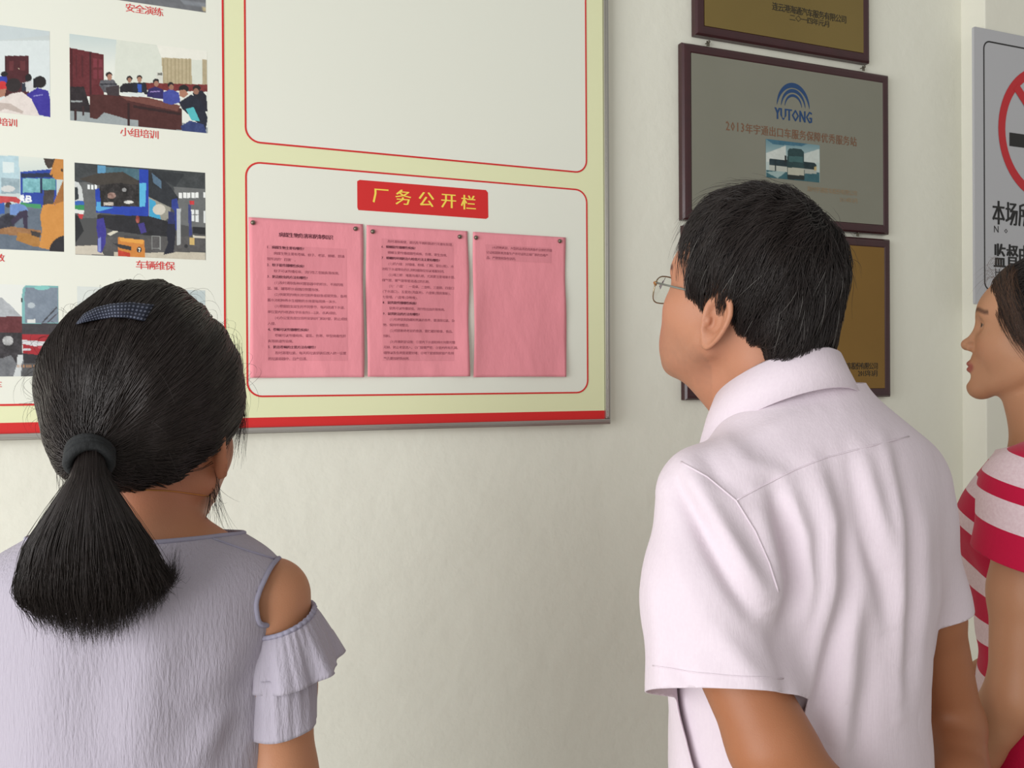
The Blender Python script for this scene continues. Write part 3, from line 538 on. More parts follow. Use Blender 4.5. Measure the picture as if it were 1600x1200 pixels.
# top plaque (only its lower part is in view)
r1, x0, x1, z0, z1, YF = plaque((1088, -150), (1360, -150), (1360, 97), (1088, 54), 'gold plaque in a dark red frame, topmost, cut off by the top of the photo', M['gold'], top=.40)
fl = Flat()
p = onplane(1207, 14, YF); q = onplane(1323, 31, YF); e = (q[0]-p[0])/13
fl.text('连云港海通汽车服务有限公司', p[0], (onplane(1207, 13, YF)[2]+onplane(1323, 28.5, YF)[2])/2-e*.40, e, bold=.006, fit=q[0]-p[0], sz=1.15)
p = onplane(1234, 28, YF); q = onplane(1297, 38, YF); e = (q[0]-p[0])/7.4
fl.text('二〇一四年元月', p[0], (onplane(1234, 28, YF)[2]+onplane(1297, 37, YF)[2])/2-e*.38, e, bold=.002, fit=q[0]-p[0], sz=1.0)
fl.build('engraved_text', M['plink'], YF+.0004, r1)
# middle plaque
r2, x0, x1, z0, z1, YF = plaque((1066, 66), (1390, 116), (1391, 362), (1070, 347), 'silver plaque with a blue arched logo and a small bus picture, middle of the column', M['silver'])
def c8(x, y): return onplane(1050+x/3.158, y/3.158, YF)
fl = Flat(); p = c8(508, 596); q = c8(690, 596); fl.text('YUTONG', p[0], (c8(512, 590)[2]+c8(688, 604)[2])/2, .034, bold=.03, fit=q[0]-p[0])
ax = (c8(526, 540)[0]+c8(672, 540)[0])/2; az = (c8(526, 518)[2]+c8(672, 535)[2])/2
for R0, R1 in ((.0505, .0405), (.0375, .0305), (.0265, .0215)):
    n = 24; V = []
    for i in range(n+1):
        a = math.pi*i/n; k = math.sin(a)**.7; V.append((ax+math.cos(a)*R0*.96, az+math.sin(a)*R0*1.12)); rr = R0-(R0-R1)*k-.0006; V.append((ax+math.cos(a)*rr*.96, az+math.sin(a)*(rr)*1.12))
    fl.add(V, [(2*i, 2*i+2, 2*i+3, 2*i+1)[::-1] for i in range(n)])
fl.build('blue_logo', M['logo'], YF+.0004, r2)
fl = Flat(); p = c8(266, 628); q = c8(915, 695); e = (q[0]-p[0])/17.6
t_ = '2013年宇通出口车服务保障优秀服务站'; xx = p[0]; zz = (c8(266, 630)[2]+c8(915, 697)[2])/2
adv = [(.62 if ch.isdigit() else 1.0) for ch in t_]; tot = sum(adv); e = (q[0]-p[0])/tot
for ch, a_ in zip(t_, adv): fl.text(ch, xx, zz-e*.37, e*(.9 if not ch.isdigit() else 1.0), bold=.01, sz=1.2); xx += a_*e
fl.build('engraved_text', M['plbrown'], YF+.0004, r2)
fl = Flat(); p = c8(668, 935); q = c8(915, 955); fl.text('郑州宇通客车股份有限公司', p[0], (c8(668, 945)[2]+c8(915, 963)[2])/2, .0135, bold=0, fit=q[0]-p[0])
p = c8(828, 985); q = c8(918, 992); fl.text('2014年3月', p[0], c8(870, 998)[2], .013, bold=0, fit=q[0]-p[0])
fl.build('pale_engraved_text', M['plbrown2'], YF+.0004, r2)
def s8(P): return P
picture('bus_picture', [(1050+463/3.158, 690/3.158), (1050+729/3.158, 712/3.158), (1050+729/3.158, 900/3.158), (1050+463/3.158, 876/3.158)], YF+.0004, [
 ('g', (96, 132, 142), (176, 190, 186), 690, 800), ('p', (196, 202, 196), [(463, 760), (560, 720), (560, 800), (463, 800)], 14), ('p', (60, 104, 124), [(463, 690), (700, 690), (640, 720), (500, 716)], 16), ('p', (190, 198, 192), [(640, 760), (729, 730), (729, 800), (650, 800)], 14),
 ('p', (50, 92, 100), [(463, 840), (729, 850), (729, 902), (463, 880)], 12), ('p', (146, 168, 166), [(463, 850), (570, 840), (520, 880)], 10),
 ('p', (178, 182, 172), [(480, 790), (565, 790), (565, 850), (480, 842)], 6), ('p', (30, 50, 56), [(480, 786), (565, 790), (565, 822), (512, 820), (480, 815)], 20), ('r', (24, 40, 44), (505, 788, 512, 845)),
 ('p', (166, 170, 160), [(650, 800), (712, 808), (712, 856), (650, 856)], 8), ('p', (26, 46, 50), [(650, 795), (700, 800), (712, 812), (712, 835), (650, 830)], 16), ('r', (180, 160, 110), (700, 820, 712, 840)),
 ('p', (34, 62, 64), [(568, 745), (580, 732), (636, 734), (650, 748), (652, 885), (566, 880)], 10), ('p', (60, 96, 96), [(574, 770), (644, 772), (644, 800), (574, 798)], 10), ('p', (176, 176, 160), [(568, 826), (650, 830), (650, 866), (568, 862)], 8), ('p', (30, 40, 40), [(568, 862), (650, 866), (650, 888), (568, 884)], 6), ('r', (30, 34, 36), (555, 768, 562, 800))],
 r2, nx=90, ny=66, cs=3.158, co=(1050, 0))
# bottom plaque
r3, x0, x1, z0, z1, YF = plaque((1069, 355), (1391, 370), (1395, 618), (1074, 627.5), 'gold plaque in a dark red frame, lowest of the column, behind the man', M['gold2'])
fl = Flat(); p = onplane(1289, 573, YF); q = onplane(1372, 571, YF); fl.text('郑州宇通客车股份有限公司', p[0], onplane(1330, 576.5, YF)[2], .0165, bold=.008, fit=q[0]-p[0], sz=1.1)
p = onplane(1341, 585, YF); q = onplane(1372, 585, YF); fl.text('2015年3月', p[0], onplane(1356, 587.5, YF)[2], .0155, bold=.008, fit=q[0]-p[0], sz=1.1)
fl.build('engraved_text', M['plink'], YF+.0004, r3)
fl = Flat(); a_ = onplane(1235, 518, YF); b_ = onplane(1303, 550, YF); fl.add([(a_[0], b_[2]), (b_[0], b_[2]), (b_[0], a_[2]), (a_[0], a_[2])], [(0, 1, 2, 3)])
fl.build('red_emblem_panel', M['signred'], YF+.0005, r3)
hook(1107, 67, 'small steel hook above the left end of the silver plaque'); hook(1350, 106, 'small steel hook above the right end of the silver plaque')
hook(1341, 365, 'small steel hook between the silver plaque and the lowest gold plaque')

# ================================================================== no-smoking sign
YS = YP-.006
def S(px, py): return onplane(px, py, YS)
sx0 = (S(1521.5, 60)[0]+S(1524, 460)[0])/2; sz1 = S(1521, 41)[2]; sz0 = S(1524, 475)[2]; sw = .525
ns = empty('no_smoking_sign', (sx0+sw/2, YP, sz0), 'grey no-smoking sign with red ring and black lettering on the pilaster', 'sign')
slab('panel', rrect(sx0, sz0, sx0+sw, sz1, .004, 3), YS, YP+.0005, M['sign'], ns)
bx0 = (S(1534, 90)[0]+S(1540, 430)[0])/2; bz1 = S(1545, 64)[2]; bz0 = S(1550, 454)[2]
ring('border_line', bx0, bz0, sx0+sw-(bx0-sx0), bz1, .022, .0036, YS-.0006, YS, M['signblack'], ns)
cx = sx0+sw/2; R_ = cx-S(1559.5, 200)[0]; cz = (S(1575, 112)[2]+S(1600, 289)[2])/2
cz = S(1560, 200)[2]
n = 64; V = []; F = []
for i in range(n):
    a = 2*math.pi*i/n
    for r_ in (R_, R_*.86):
        V.append((cx+r_*math.cos(a), YS-.0008, cz+r_*math.sin(a)))
for i in range(n): j = (i+1) % n; F.append((2*i, 2*i+1, 2*j+1, 2*j))
mb = MB().add(V, F)
c_, s_ = math.cos(math.radians(-45)), math.sin(math.radians(-45)); hw = R_*.07; L_ = R_*.9
mb.add([(cx+c_*x-s_*y, YS-.0012, cz+s_*x+c_*y) for x, y in ((-L_, -hw), (L_, -hw), (L_, hw), (-L_, hw))], [(0, 1, 2, 3)])
mb.build('prohibition_ring', M['signred'], ns)
h0 = S(1577, 207)[2]; h1 = S(1577, 228)[2]; xa = S(1577, 217)[0]
fl = Flat(); fl.add([(xa, h1), (xa+R_*1.15, h1), (xa+R_*1.15, h0), (xa, h0)], [(0, 1, 2, 3)]); fl.add([(xa+R_*1.2, h1), (xa+R_*1.3, h1), (xa+R_*1.3, h0), (xa+R_*1.2, h0)], [(0, 1, 2, 3)])
for k in range(2):
    P = []
    for i in range(9):
        t = i/8; P.append((xa+R_*(1.18+.1*k)+.012*math.sin(t*5), h0+.01+t*.05))
    for i in range(8): (xA, zA), (xB, zB) = P[i], P[i+1]; fl.add([(xA, zA), (xA+.007, zA), (xB+.007, zB), (xB, zB)], [(0, 1, 2, 3)])
fl.build('cigarette_symbol', M['signblack'], YS-.0007, ns)
def sline(s, px, pyb, pyt, step_px, bold, first):
    fl = Flat(); z0_ = S(px, pyb)[2]; z1_ = S(px, pyt)[2]; x_ = S(px, pyb)[0]; st = (S(px+step_px, pyb)[0]-x_)
    for k, ch in enumerate(s):
        V, F_ = text_geo(ch)
        if not len(V): continue
        V = V.copy(); a0, a1 = V[:, 0].min(), V[:, 0].max(); b0, b1 = (0, .72) if first else (-.08, .84)
        hgt = (z1_-z0_); V[:, 1] = (V[:, 1]-b0)/(b1-b0)*hgt+z0_
        wd = st*.88 if not first else min((a1-a0)*hgt/.72, st*.8)
        V[:, 0] = (V[:, 0]-a0)/(max(a1-a0, .2))*wd*(1 if (a1-a0) > .2 else .35)+x_+k*st
        for q_, dx in enumerate((0,) if first else (-.0016, -.0008, .0, .0008, .0016)): fl.add(V+np.array([dx, 0]), F_, q_*.00009)
    o_ = fl.build('lettering', M['signblack'], YS-.0007, ns); setp(o_, kind='stuff') if first else None
sline('本场所禁止吸烟', 1551, 350, 313, 20.5, .028, False)
sline('No Smoking', 1553, 363, 352, 16, .002, True)
sline('监督电话', 1553, 418, 380, 20, .028, False)
sline('Hotline', 1555, 431, 419, 14, .002, True)

# ================================================================== sculpting library (distance fields -> one continuous mesh)
class Frame:
    """stands a person at distance R from the camera position; r = right across the sight line, t = away, z = height"""
    def __init__(s, px, R):
        d = ray(px, 595); s.t = np.array([d[0], d[1], 0]); s.t /= np.linalg.norm(s.t); s.r = np.array([s.t[1], -s.t[0], 0]); s.R = R; s.o = s.t*R
    def L(s, px, py, t=0.0):
        d = ray(px, py); k = (s.R+t)/np.dot(d, s.t); p = d*k
        return np.array([np.dot(p, s.r), t, CAMZ+p[2]])
    def W(s, P):
        P = np.atleast_2d(P); return s.o+P[:, :1]*s.r+P[:, 1:2]*s.t+P[:, 2:3]*np.array([0, 0, 1.0])
    def inv(s, Wp):
        q = np.atleast_2d(Wp)-s.o; return np.stack([q@s.r, q@s.t, q[:, 2]], 1)
class Axes:
    """body or head axes inside a Frame: origin, yaw of the forward direction, pitch up; columns forward, left, up"""
    def __init__(s, o, th, pitch=0.0, roll=0.0, k=1.0):
        s.o = np.array(o, float); F = np.array([math.cos(th), math.sin(th), 0]); L = np.array([-F[1], F[0], 0]); Z = np.array([0, 0, 1.0])
        F2 = F*math.cos(pitch)+Z*math.sin(pitch); U = Z*math.cos(pitch)-F*math.sin(pitch)
        L2 = L*math.cos(roll)+U*math.sin(roll); U2 = U*math.cos(roll)-L*math.sin(roll)
        s.B = np.stack([F2, L2, U2], 1); s.k = k
    def to(s, P): return ((np.atleast_2d(P)-s.o)@s.B)/s.k
    def fr(s, H): return s.o+(np.atleast_2d(H)*s.k)@s.B.T
def smin(a, b, k):
    h = np.clip(.5+.5*(b-a)/k, 0, 1); return b*(1-h)+a*h-k*h*(1-h)
def smax(a, b, k): return -smin(-a, -b, k)
def ell(P, c, r):
    q = P-np.array(c); r = np.array(r); k0 = np.sqrt(((q/r)**2).sum(1))+1e-9; k1 = np.sqrt(((q/r**2)**2).sum(1))+1e-9
    return k0*(k0-1)/k1
def cone(P, a, b, ra, rb):
    a = np.array(a, float); b = np.array(b, float); ba = b-a; h = np.clip(((P-a)@ba)/np.dot(ba, ba), 0, 1)
    return np.sqrt((((P-a)-h[:, None]*ba)**2).sum(1))-(ra+(rb-ra)*h)
def chain(P, pts, rs, k=.01):
    d = cone(P, pts[0], pts[1], rs[0], rs[1])
    for i in range(1, len(pts)-1): d = smin(d, cone(P, pts[i], pts[i+1], rs[i], rs[i+1]), k)
    return d
def loft(P, T, off=0.0):
    """P in body axes (y forward col0, x left col1, z col2); T rows z, half width, half depth, forward offset"""
    T = np.array(T); z = P[:, 2]; zz = np.linspace(T[0, 0], T[-1, 0], 160)
    def sm(c):
        v = np.interp(zz, T[:, 0], T[:, c]); k = np.ones(13)/13; return np.convolve(np.pad(v, 6, mode='edge'), k, 'valid')
    w = np.interp(z, zz, sm(1))+off; d = np.interp(z, zz, sm(2))+off; y0 = np.interp(z, zz, sm(3))
    x = P[:, 1]; y = P[:, 0]-y0
    k0 = np.sqrt((x/w)**2+(y/d)**2)+1e-9; k1 = np.sqrt((x/w**2)**2+(y/d**2)**2)+1e-9
    return np.maximum(np.maximum(k0*(k0-1)/k1, z-T[-1, 0]-off), T[0, 0]-z-off)*.85
def axis_grid(lo, hi, segs, step):
    """rectilinear coordinates: fine step inside segs [(a,b,h)], else step"""
    out = [lo]
    while out[-1] < hi:
        h = step
        for a, b, s_ in segs:
            if a <= out[-1]+1e-9 < b: h = min(h, s_)
        out.append(out[-1]+h)
    return np.array(out)
def surfnet(fn, xs, ys, zs, newton=2):
    nx, ny, nz = len(xs), len(ys), len(zs); C = 4
    ix, iy, iz = (np.minimum(np.arange(0, n+C, C), n-1) for n in (nx, ny, nz))
    ix, iy, iz = np.unique(ix), np.unique(iy), np.unique(iz)
    G = np.stack(np.meshgrid(xs[ix], ys[iy], zs[iz], indexing='ij'), -1).reshape(-1, 3)
    dc = fn(G).reshape(len(ix), len(iy), len(iz))
    rx, ry, rz = (np.minimum((np.arange(n)+C//2)//C, len(i_)-1) for n, i_ in ((nx, ix), (ny, iy), (nz, iz)))
    v = dc[rx][:, ry][:, :, rz].astype(np.float32)
    cell = np.maximum(np.maximum(np.gradient(xs)[:, None, None], np.gradient(ys)[None, :, None]), np.gradient(zs)[None, None, :])
    act = np.argwhere(np.abs(v) < cell*C*2.2)
    for i in range(0, len(act), 400000):
        a = act[i:i+400000]; P = np.stack([xs[a[:, 0]], ys[a[:, 1]], zs[a[:, 2]]], 1); v[a[:, 0], a[:, 1], a[:, 2]] = fn(P)
    s = v < 0; cnt = np.zeros((nx-1, ny-1, nz-1), np.int8)
    for a in (0, 1):
        for b in (0, 1):
            for c in (0, 1): cnt += s[a:nx-1+a, b:ny-1+b, c:nz-1+c]
    act = np.argwhere((cnt > 0) & (cnt < 8)); idx = np.full((nx-1, ny-1, nz-1), -1, np.int32); idx[act[:, 0], act[:, 1], act[:, 2]] = np.arange(len(act))
    S = np.zeros((len(act), 3)); N_ = np.zeros(len(act))
    X = (xs, ys, zs)
    def val(o): return v[act[:, 0]+o[0], act[:, 1]+o[1], act[:, 2]+o[2]]
    for ax in range(3):
        o1, o2 = [k for k in range(3) if k != ax]
        for p in (0, 1):
            for q in (0, 1):
                o = [0, 0, 0]; o[o1] = p; o[o2] = q; va = val(o); o_ = list(o); o_[ax] = 1; vb = val(o_)
                m = (va < 0) != (vb < 0); t = np.where(m, va/(va-vb+1e-12), 0)
                pt = np.zeros((len(act), 3))
                pt[:, ax] = X[ax][act[:, ax]]*(1-t)+X[ax][act[:, ax]+1]*t; pt[:, o1] = X[o1][act[:, o1]+p]; pt[:, o2] = X[o2][act[:, o2]+q]
                S += pt*m[:, None]; N_ += m
    V = S/N_[:, None]; F = []
    for ax in range(3):
        o1, o2 = [(1, 2), (2, 0), (0, 1)][ax]
        sl = [slice(1, -1)]*3; sl[ax] = slice(0, -1); sa = s[tuple(sl)]; sl[ax] = slice(1, None); sb = s[tuple(sl)]
        e = np.argwhere(sa != sb); off = np.array([1, 1, 1]); off[ax] = 0; e = e+off; neg = s[e[:, 0], e[:, 1], e[:, 2]]
        def cid(d1, d2):
            c = e.copy(); c[:, o1] -= d1; c[:, o2] -= d2; return idx[c[:, 0], c[:, 1], c[:, 2]]
        q = np.stack([cid(1, 1), cid(0, 1), cid(0, 0), cid(1, 0)], 1); q[~neg] = q[~neg][:, ::-1]; F.append(q)
    F = np.concatenate(F); F = F[(F >= 0).all(1)]
    h = .0006
    for _ in range(newton):
        d = fn(V); g = np.stack([fn(V+np.eye(3)[k]*h)-fn(V-np.eye(3)[k]*h) for k in range(3)], 1)/(2*h)
        gn = np.maximum((g**2).sum(1), .25); V = V-g*np.clip(d/gn, -.004, .004)[:, None]*.9
    return V, F
def grad(fn, V, h=.001):
    g = np.stack([fn(V+np.eye(3)[k]*h)-fn(V-np.eye(3)[k]*h) for k in range(3)], 1); return g/(np.linalg.norm(g, axis=1)[:, None]+1e-12)
def clip(V, F, g):
    """keep the part of a mesh where g < 0 with a clean interpolated edge; returns triangles"""
    T = np.concatenate([F[:, [0, 1, 2]], F[:, [0, 2, 3]]]) if F.shape[1] == 4 else F
    s = g[T] < 0; n = s.sum(1); keep = [T[n == 3]]; Vn = [V]; base = len(V); cache = {}
    add = []; tri = []
    def cut(a, b):
        nonlocal base
        k = (a, b) if a < b else (b, a)
        if k not in cache:
            t = g[k[0]]/(g[k[0]]-g[k[1]]); add.append(V[k[0]]*(1-t)+V[k[1]]*t); cache[k] = base; base += 1
        return cache[k]
    for t, q in zip(T[(n > 0) & (n < 3)], s[(n > 0) & (n < 3)]):
        if q.sum() == 1:
            i = int(np.argmax(q)); a, b, c = int(t[i]), int(t[(i+1) % 3]), int(t[(i+2) % 3]); tri.append((a, cut(a, b), cut(a, c)))
        else:
            i = int(np.argmin(q)); a, b, c = int(t[i]), int(t[(i+1) % 3]), int(t[(i+2) % 3]); p, r_ = cut(a, b), cut(a, c)
            tri.append((p, b, c)); tri.append((p, c, r_))
    V2 = np.concatenate([V, np.array(add).reshape(-1, 3)]); F2 = np.concatenate(keep+[np.array(tri, int).reshape(-1, 3)])
    u, inv = np.unique(F2, return_inverse=True); return V2[u], inv.reshape(F2.shape)
# ---- anatomy
def d_ear(H, p):
    l = np.abs(H[:, 1]); f = H[:, 0]; z = H[:, 2]; ph = p.get('flare', .42); f0, l0, z0 = p.get('ear', (.008, .070, .004))
    tl = .14; f_, z_ = (f-f0), (z-z0); f_, z_ = f_*math.cos(tl)-z_*math.sin(tl)*-1*1, z_*math.cos(tl)-f_*math.sin(tl)*1
    a = -f_*math.cos(ph)+(l-l0)*math.sin(ph); c = f_*math.sin(ph)+(l-l0)*math.cos(ph); b = z_
    wid = .0165*np.clip(1+b*9, .62, 1.12); rho = np.sqrt(((a-.015)/wid)**2+(b/.031)**2)
    bow = .006*np.clip(rho, 0, 1)**2
    plate = np.maximum(np.abs(c-bow+.003)-.0022, (rho-1)*.014)
    hel = np.sqrt(((rho-.96)*.0155)**2+(c-bow-.0005)**2)-.0034+np.clip(-b-.016, 0, 1)*.12
    r2 = np.sqrt(((a-.014)/.0105)**2+((b-.001)/.0195)**2); anti = np.sqrt(((r2-1)*.0105)**2+(c-bow+.001)**2)-.0028+np.clip(.012-a, 0, 1)*.4
    lobe = ell(np.stack([a, b, c], 1), (.010, -.026, .002), (.0085, .0095, .0038))
    trag = ell(np.stack([a, b, c], 1), (.002, -.004, .003), (.0045, .0065, .004))
    bowl = ell(np.stack([a, b, c], 1), (.006, 0, -.008), (.013, .021, .008))
    d = smin(smin(plate, hel, .003), anti, .0025); d = smin(d, lobe, .005); d = smin(d, bowl, .004)
    d = smax(d, -ell(np.stack([a, b, c], 1), (.0085, -.003, .006), (.0065, .0105, .0075)), .002)
    return smin(d, trag, .002)
def d_head(H, p):
    """H: forward, left, up in metres; origin between the ear holes"""
    Q = H.copy(); Q[:, 1] = np.abs(Q[:, 1]); jw = p.get('jaw', 1.0); ch = p.get('chub', 0.0); ns = p.get('nose', 1.0); nz = p.get('nz', 0.0); mz = p.get('mz', 0.0)
    d = ell(Q, (-.010, 0, .047), (.098, .077, .084))
    d = smin(d, ell(Q, (.030, 0, -.004), (.060, .060*jw, .080)), .03)
    d = smin(d, cone(Q, (.005, .050*jw, -.040), (.068, .012, -.082), .018+ch*.4, .015+ch*.2), .028)
    d = smin(d, ell(Q, (.048, .038*jw, -.016), (.030, .026+ch, .030)), .022)
    if ch: d = smin(d, ell(Q, (.060, .024, -.050), (.027, .024, .032)), .02)
    d = smin(d, ell(Q, (.066, 0, .040), (.024, .052, .026)), .022)                      # forehead and brow
    d = smin(d, ell(Q, (.068, .026, .031), (.017, .022, .008)), .012)
    d = smin(d, ell(Q, (.064+mz, 0, -.050), (.026, .030, .028)), .018)                      # muzzle
    d = smin(d, ell(Q, (.074, 0, -.084), (.0165, .020, .0150)), .016)                     # chin
    d = smax(d, -ell(Q, (.094, .031, .014), (.017, .016, .0105)), .012)                     # eye socket
    d = smin(d, cone(Q, (.082, 0, .016), (.0975+.004*ns, 0, -.022+nz), .0065, .0082), .010)   # nose
    d = smin(d, ell(Q, (.100+.005*ns, 0, -.024+nz), (.0085, .0095, .0080)), .007)
    d = smin(d, ell(Q, (.093, .0115, -.027+nz), (.0090, .0068, .0068)), .005)
    d = smax(d, -ell(Q, (.1035, .0065, -.0335+nz), (.0045, .0032, .0035)), .002)
    d = smin(d, ell(Q, (.0875+mz, 0, -.0475), (.0070, .0220, .0052)), .004)                  # lips
    d = smin(d, ell(Q, (.0865+mz, 0, -.0575), (.0070, .0180, .0058)), .004)
    d = smax(d, -ell(Q, (.0965+mz, 0, -.0525), (.0065, .0240, .0012)), .0022)
    d = smax(d, -ell(Q, (.0925+mz*.5, 0, -.0690), (.0060, .0160, .0060)), .010)
    eye = np.sqrt(((Q-np.array([.0705, .031, .014]))**2).sum(1))-.0122                   # eyeball under the lids
    lid = np.maximum(np.sqrt(((Q-np.array([.0705, .031, .014]))**2).sum(1))-.0136, -(np.abs(Q[:, 2]-.0135+(Q[:, 1]-.031)*-.08)-(.0036-((Q[:, 1]-.031)/.0135)**2*.0034)))
    d = smin(d, eye, .0015); d = smin(d, lid, .002)
    d = smin(d, d_ear(H, p), .004)
    return d*.9
def d_hand(P, w, d, n, k=1.0, thumb=1):
    """relaxed, slightly curled hand: wrist w, finger direction d, palm normal n"""
    w = np.array(w); d = np.array(d)/np.linalg.norm(d); n = np.array(n)-d*np.dot(n, d); n = n/np.linalg.norm(n); s = np.cross(d, n)*thumb
    at = lambda a, b, c: w+(d*a+s*b+n*c)*k
    D = cone(P, at(0, -.004, 0), at(.045, -.010, 0), .021*k, .016*k); D = smin(D, cone(P, at(.02, .014, 0), at(.075, .026, 0), .016*k, .012*k), .014)
    D = smin(D, cone(P, at(.02, -.014, 0), at(.07, -.028, 0), .016*k, .011*k), .014); D = smin(D, cone(P, at(.03, 0, 0), at(.078, 0, 0), .017*k, .013*k), .012)
    for b, L_, r in ((.029, .068, .0088), (.010, .077, .0092), (-.010, .071, .0088), (-.028, .055, .0078)):
        a0 = .078-abs(b)*.12; p0 = at(a0, b, 0); p1 = at(a0+L_*.5, b*1.06, .010); p2 = at(a0+L_*.78, b*1.06, .026); p3 = at(a0+L_*.86, b*1.04, .042)
        D = smin(D, chain(P, [p0, p1, p2, p3], [r*k, r*.95*k, r*.88*k, r*.78*k], .003), .004)
    D = smin(D, chain(P, [at(.012, .018, .004), at(.045, .044, .014), at(.072, .054, .024)], [.013*k, .0105*k, .0085*k], .004), .006)
    return D
SKIN = {}
def head_colour(H, base, p):
    """natural colour of the skin: lips, cheeks, brows, stubble, eyes"""
    C = np.tile(lin(base), (len(H), 1)); l = np.abs(H[:, 1])
    def mixin(m, col): C[:] = C*(1-m[:, None])+lin(col)*m[:, None]
    mixin(.45*np.exp(-(((H[:, 0]-.07)/.03)**2+((l-.04)/.02)**2+((H[:, 2]+.02)/.02)**2)), p.get('cheek', (196, 120, 98)))
    lip = np.clip(1.25-np.sqrt((l/.0235)**2+((H[:, 2]+.0525)/.0105)**2), 0, 1)*4; mixin(np.clip(lip, 0, 1)*(H[:, 0] > .07)*.85, p.get('lip', (168, 92, 84)))
    z0 = .0345+.004*np.sin(np.clip((l-.012)/.04, 0, 1)*math.pi); br = (l > .011)*(l < .056)*np.clip(1.6-np.abs(H[:, 2]-z0)/.0030, 0, 1)*(H[:, 0] > .035); mixin(np.clip(br, 0, 1)*.85, p.get('brow', (52, 38, 34)))
    e = np.sqrt((H[:, 0]-.0705)**2+(l-.031)**2+(H[:, 2]-.014)**2); ey = (e < .0130)*(np.abs(H[:, 2]-.0135) < .0040*np.sqrt(np.clip(1-((l-.031)/.0135)**2, 0, 1)))*(H[:, 0] > .07)
    mixin(ey.astype(float), (150, 132, 122)); mixin((ey & (np.sqrt((l-.031)**2+(H[:, 2]-.014)**2) < .0085)).astype(float), (38, 24, 20))
    lash = (e < .0150)*(np.abs(H[:, 2]-.0178+((l-.031)/.0135)**2*.003) < .0009)*(l < .046)*(l > .018)*(H[:, 0] > .07); mixin(lash*.85, (34, 24, 22))
    if p.get('stubble'):
        m = np.clip((-.03-H[:, 2])/.03, 0, 1)*(H[:, 0] > -.0); mixin(m*.16*(.6+.8*vnoise(H[:, 0]*1, H[:, 2]*1, .004, 3)), (92, 76, 70))
    return C
def blend_head(C, H, base):
    k = np.clip((.150-np.linalg.norm(H-np.array([.02, 0, .02]), axis=1))/.045, 0, 1)[:, None]; return C*k+lin(base)*(1-k)
def skin_mesh(name, V, F, fr, root, cols):
    o = mesh(name, fr.W(V), F, M['skin'], root, smooth=True, attrs={'Col': cols}); return o
def to_quads_link(name, V, F, fr, root, m, thick=0.0, attrs=None):
    o = mesh(name, fr.W(V), F, m, root, smooth=True, attrs=attrs)
    if thick:
        s = o.modifiers.new('thick', 'SOLIDIFY'); s.thickness = thick; s.offset = -1
    return o
def strands(name, paths, rad, m, parent, taper=.25, root_r=.8):
    """paths: (n, k, 3) world points; three-sided tapered hairs joined in one mesh"""
    n, k, _ = paths.shape
    T = np.gradient(paths, axis=1); T /= np.linalg.norm(T, axis=2)[..., None]+1e-12
    A = np.zeros_like(T); a0 = np.where(np.abs(T[:, 0, 2:3]) < .8, np.array([0, 0, 1.0]), np.array([1.0, 0, 0]))
    for j in range(k):
        a0 = a0-T[:, j]*(a0*T[:, j]).sum(1)[:, None]; a0 = a0/(np.linalg.norm(a0, axis=1)[:, None]+1e-12); A[:, j] = a0
    B = np.cross(T, A)
    u = np.linspace(0, 1, k); rr = (np.interp(u, [0, .15, .6, 1], [root_r, 1, 1, taper])*1.0)[None, :, None]*(rad if np.isscalar(rad) else rad[:, None, None])
    V = np.stack([paths+(A*math.cos(a)+B*math.sin(a))*rr for a in (0, 2.094, 4.189)], 2).reshape(-1, 3)
    i = np.arange(n)[:, None, None]*k*3+np.arange(k-1)[None, :, None]*3; c = np.arange(3)[None, None, :]; c2 = (c+1) % 3
    F = np.stack([i+c, i+c2, i+3+c2, i+3+c], -1).reshape(-1, 4)
    return mesh(name, V, F, m, parent, smooth=True)
def radial(fn, c, D, rmax=.2):
    """distance from c to the surface of fn along unit directions D"""
    lo = np.zeros(len(D)); hi = np.full(len(D), rmax)
    for _ in range(22):
        mid = (lo+hi)/2; ins = fn(c+D*mid[:, None]) < 0; lo = np.where(ins, mid, lo); hi = np.where(ins, hi, mid)
    return hi
def bvh(o):
    dg = bpy.context.evaluated_depsgraph_get(); me = o.data
    return BVHTree.FromPolygons([v.co[:] for v in me.vertices], [tuple(p.vertices) for p in me.polygons])
def on_surface(tree, px, py, lift=0.0):
    d = ray(px, py); h = tree.ray_cast(Vector(CAM), Vector(d).normalized())
    return None if h[0] is None else h[0]+h[1]*lift*(1 if h[1].dot(Vector(d)) < 0 else -1)
def seam(name, tree, pts, r, m, parent, n=26, lift=.0002):
    P = []; pts = np.array(pts, float); u = np.linspace(0, len(pts)-1, n)
    for t in u:
        q = [np.interp(t, np.arange(len(pts)), pts[:, k]) for k in (0, 1)]; h = on_surface(tree, *q, lift)
        if h is not None: P.append(h[:])
    return MB().tube(P, r, 6).build(name, m, parent, True) if len(P) > 2 else None
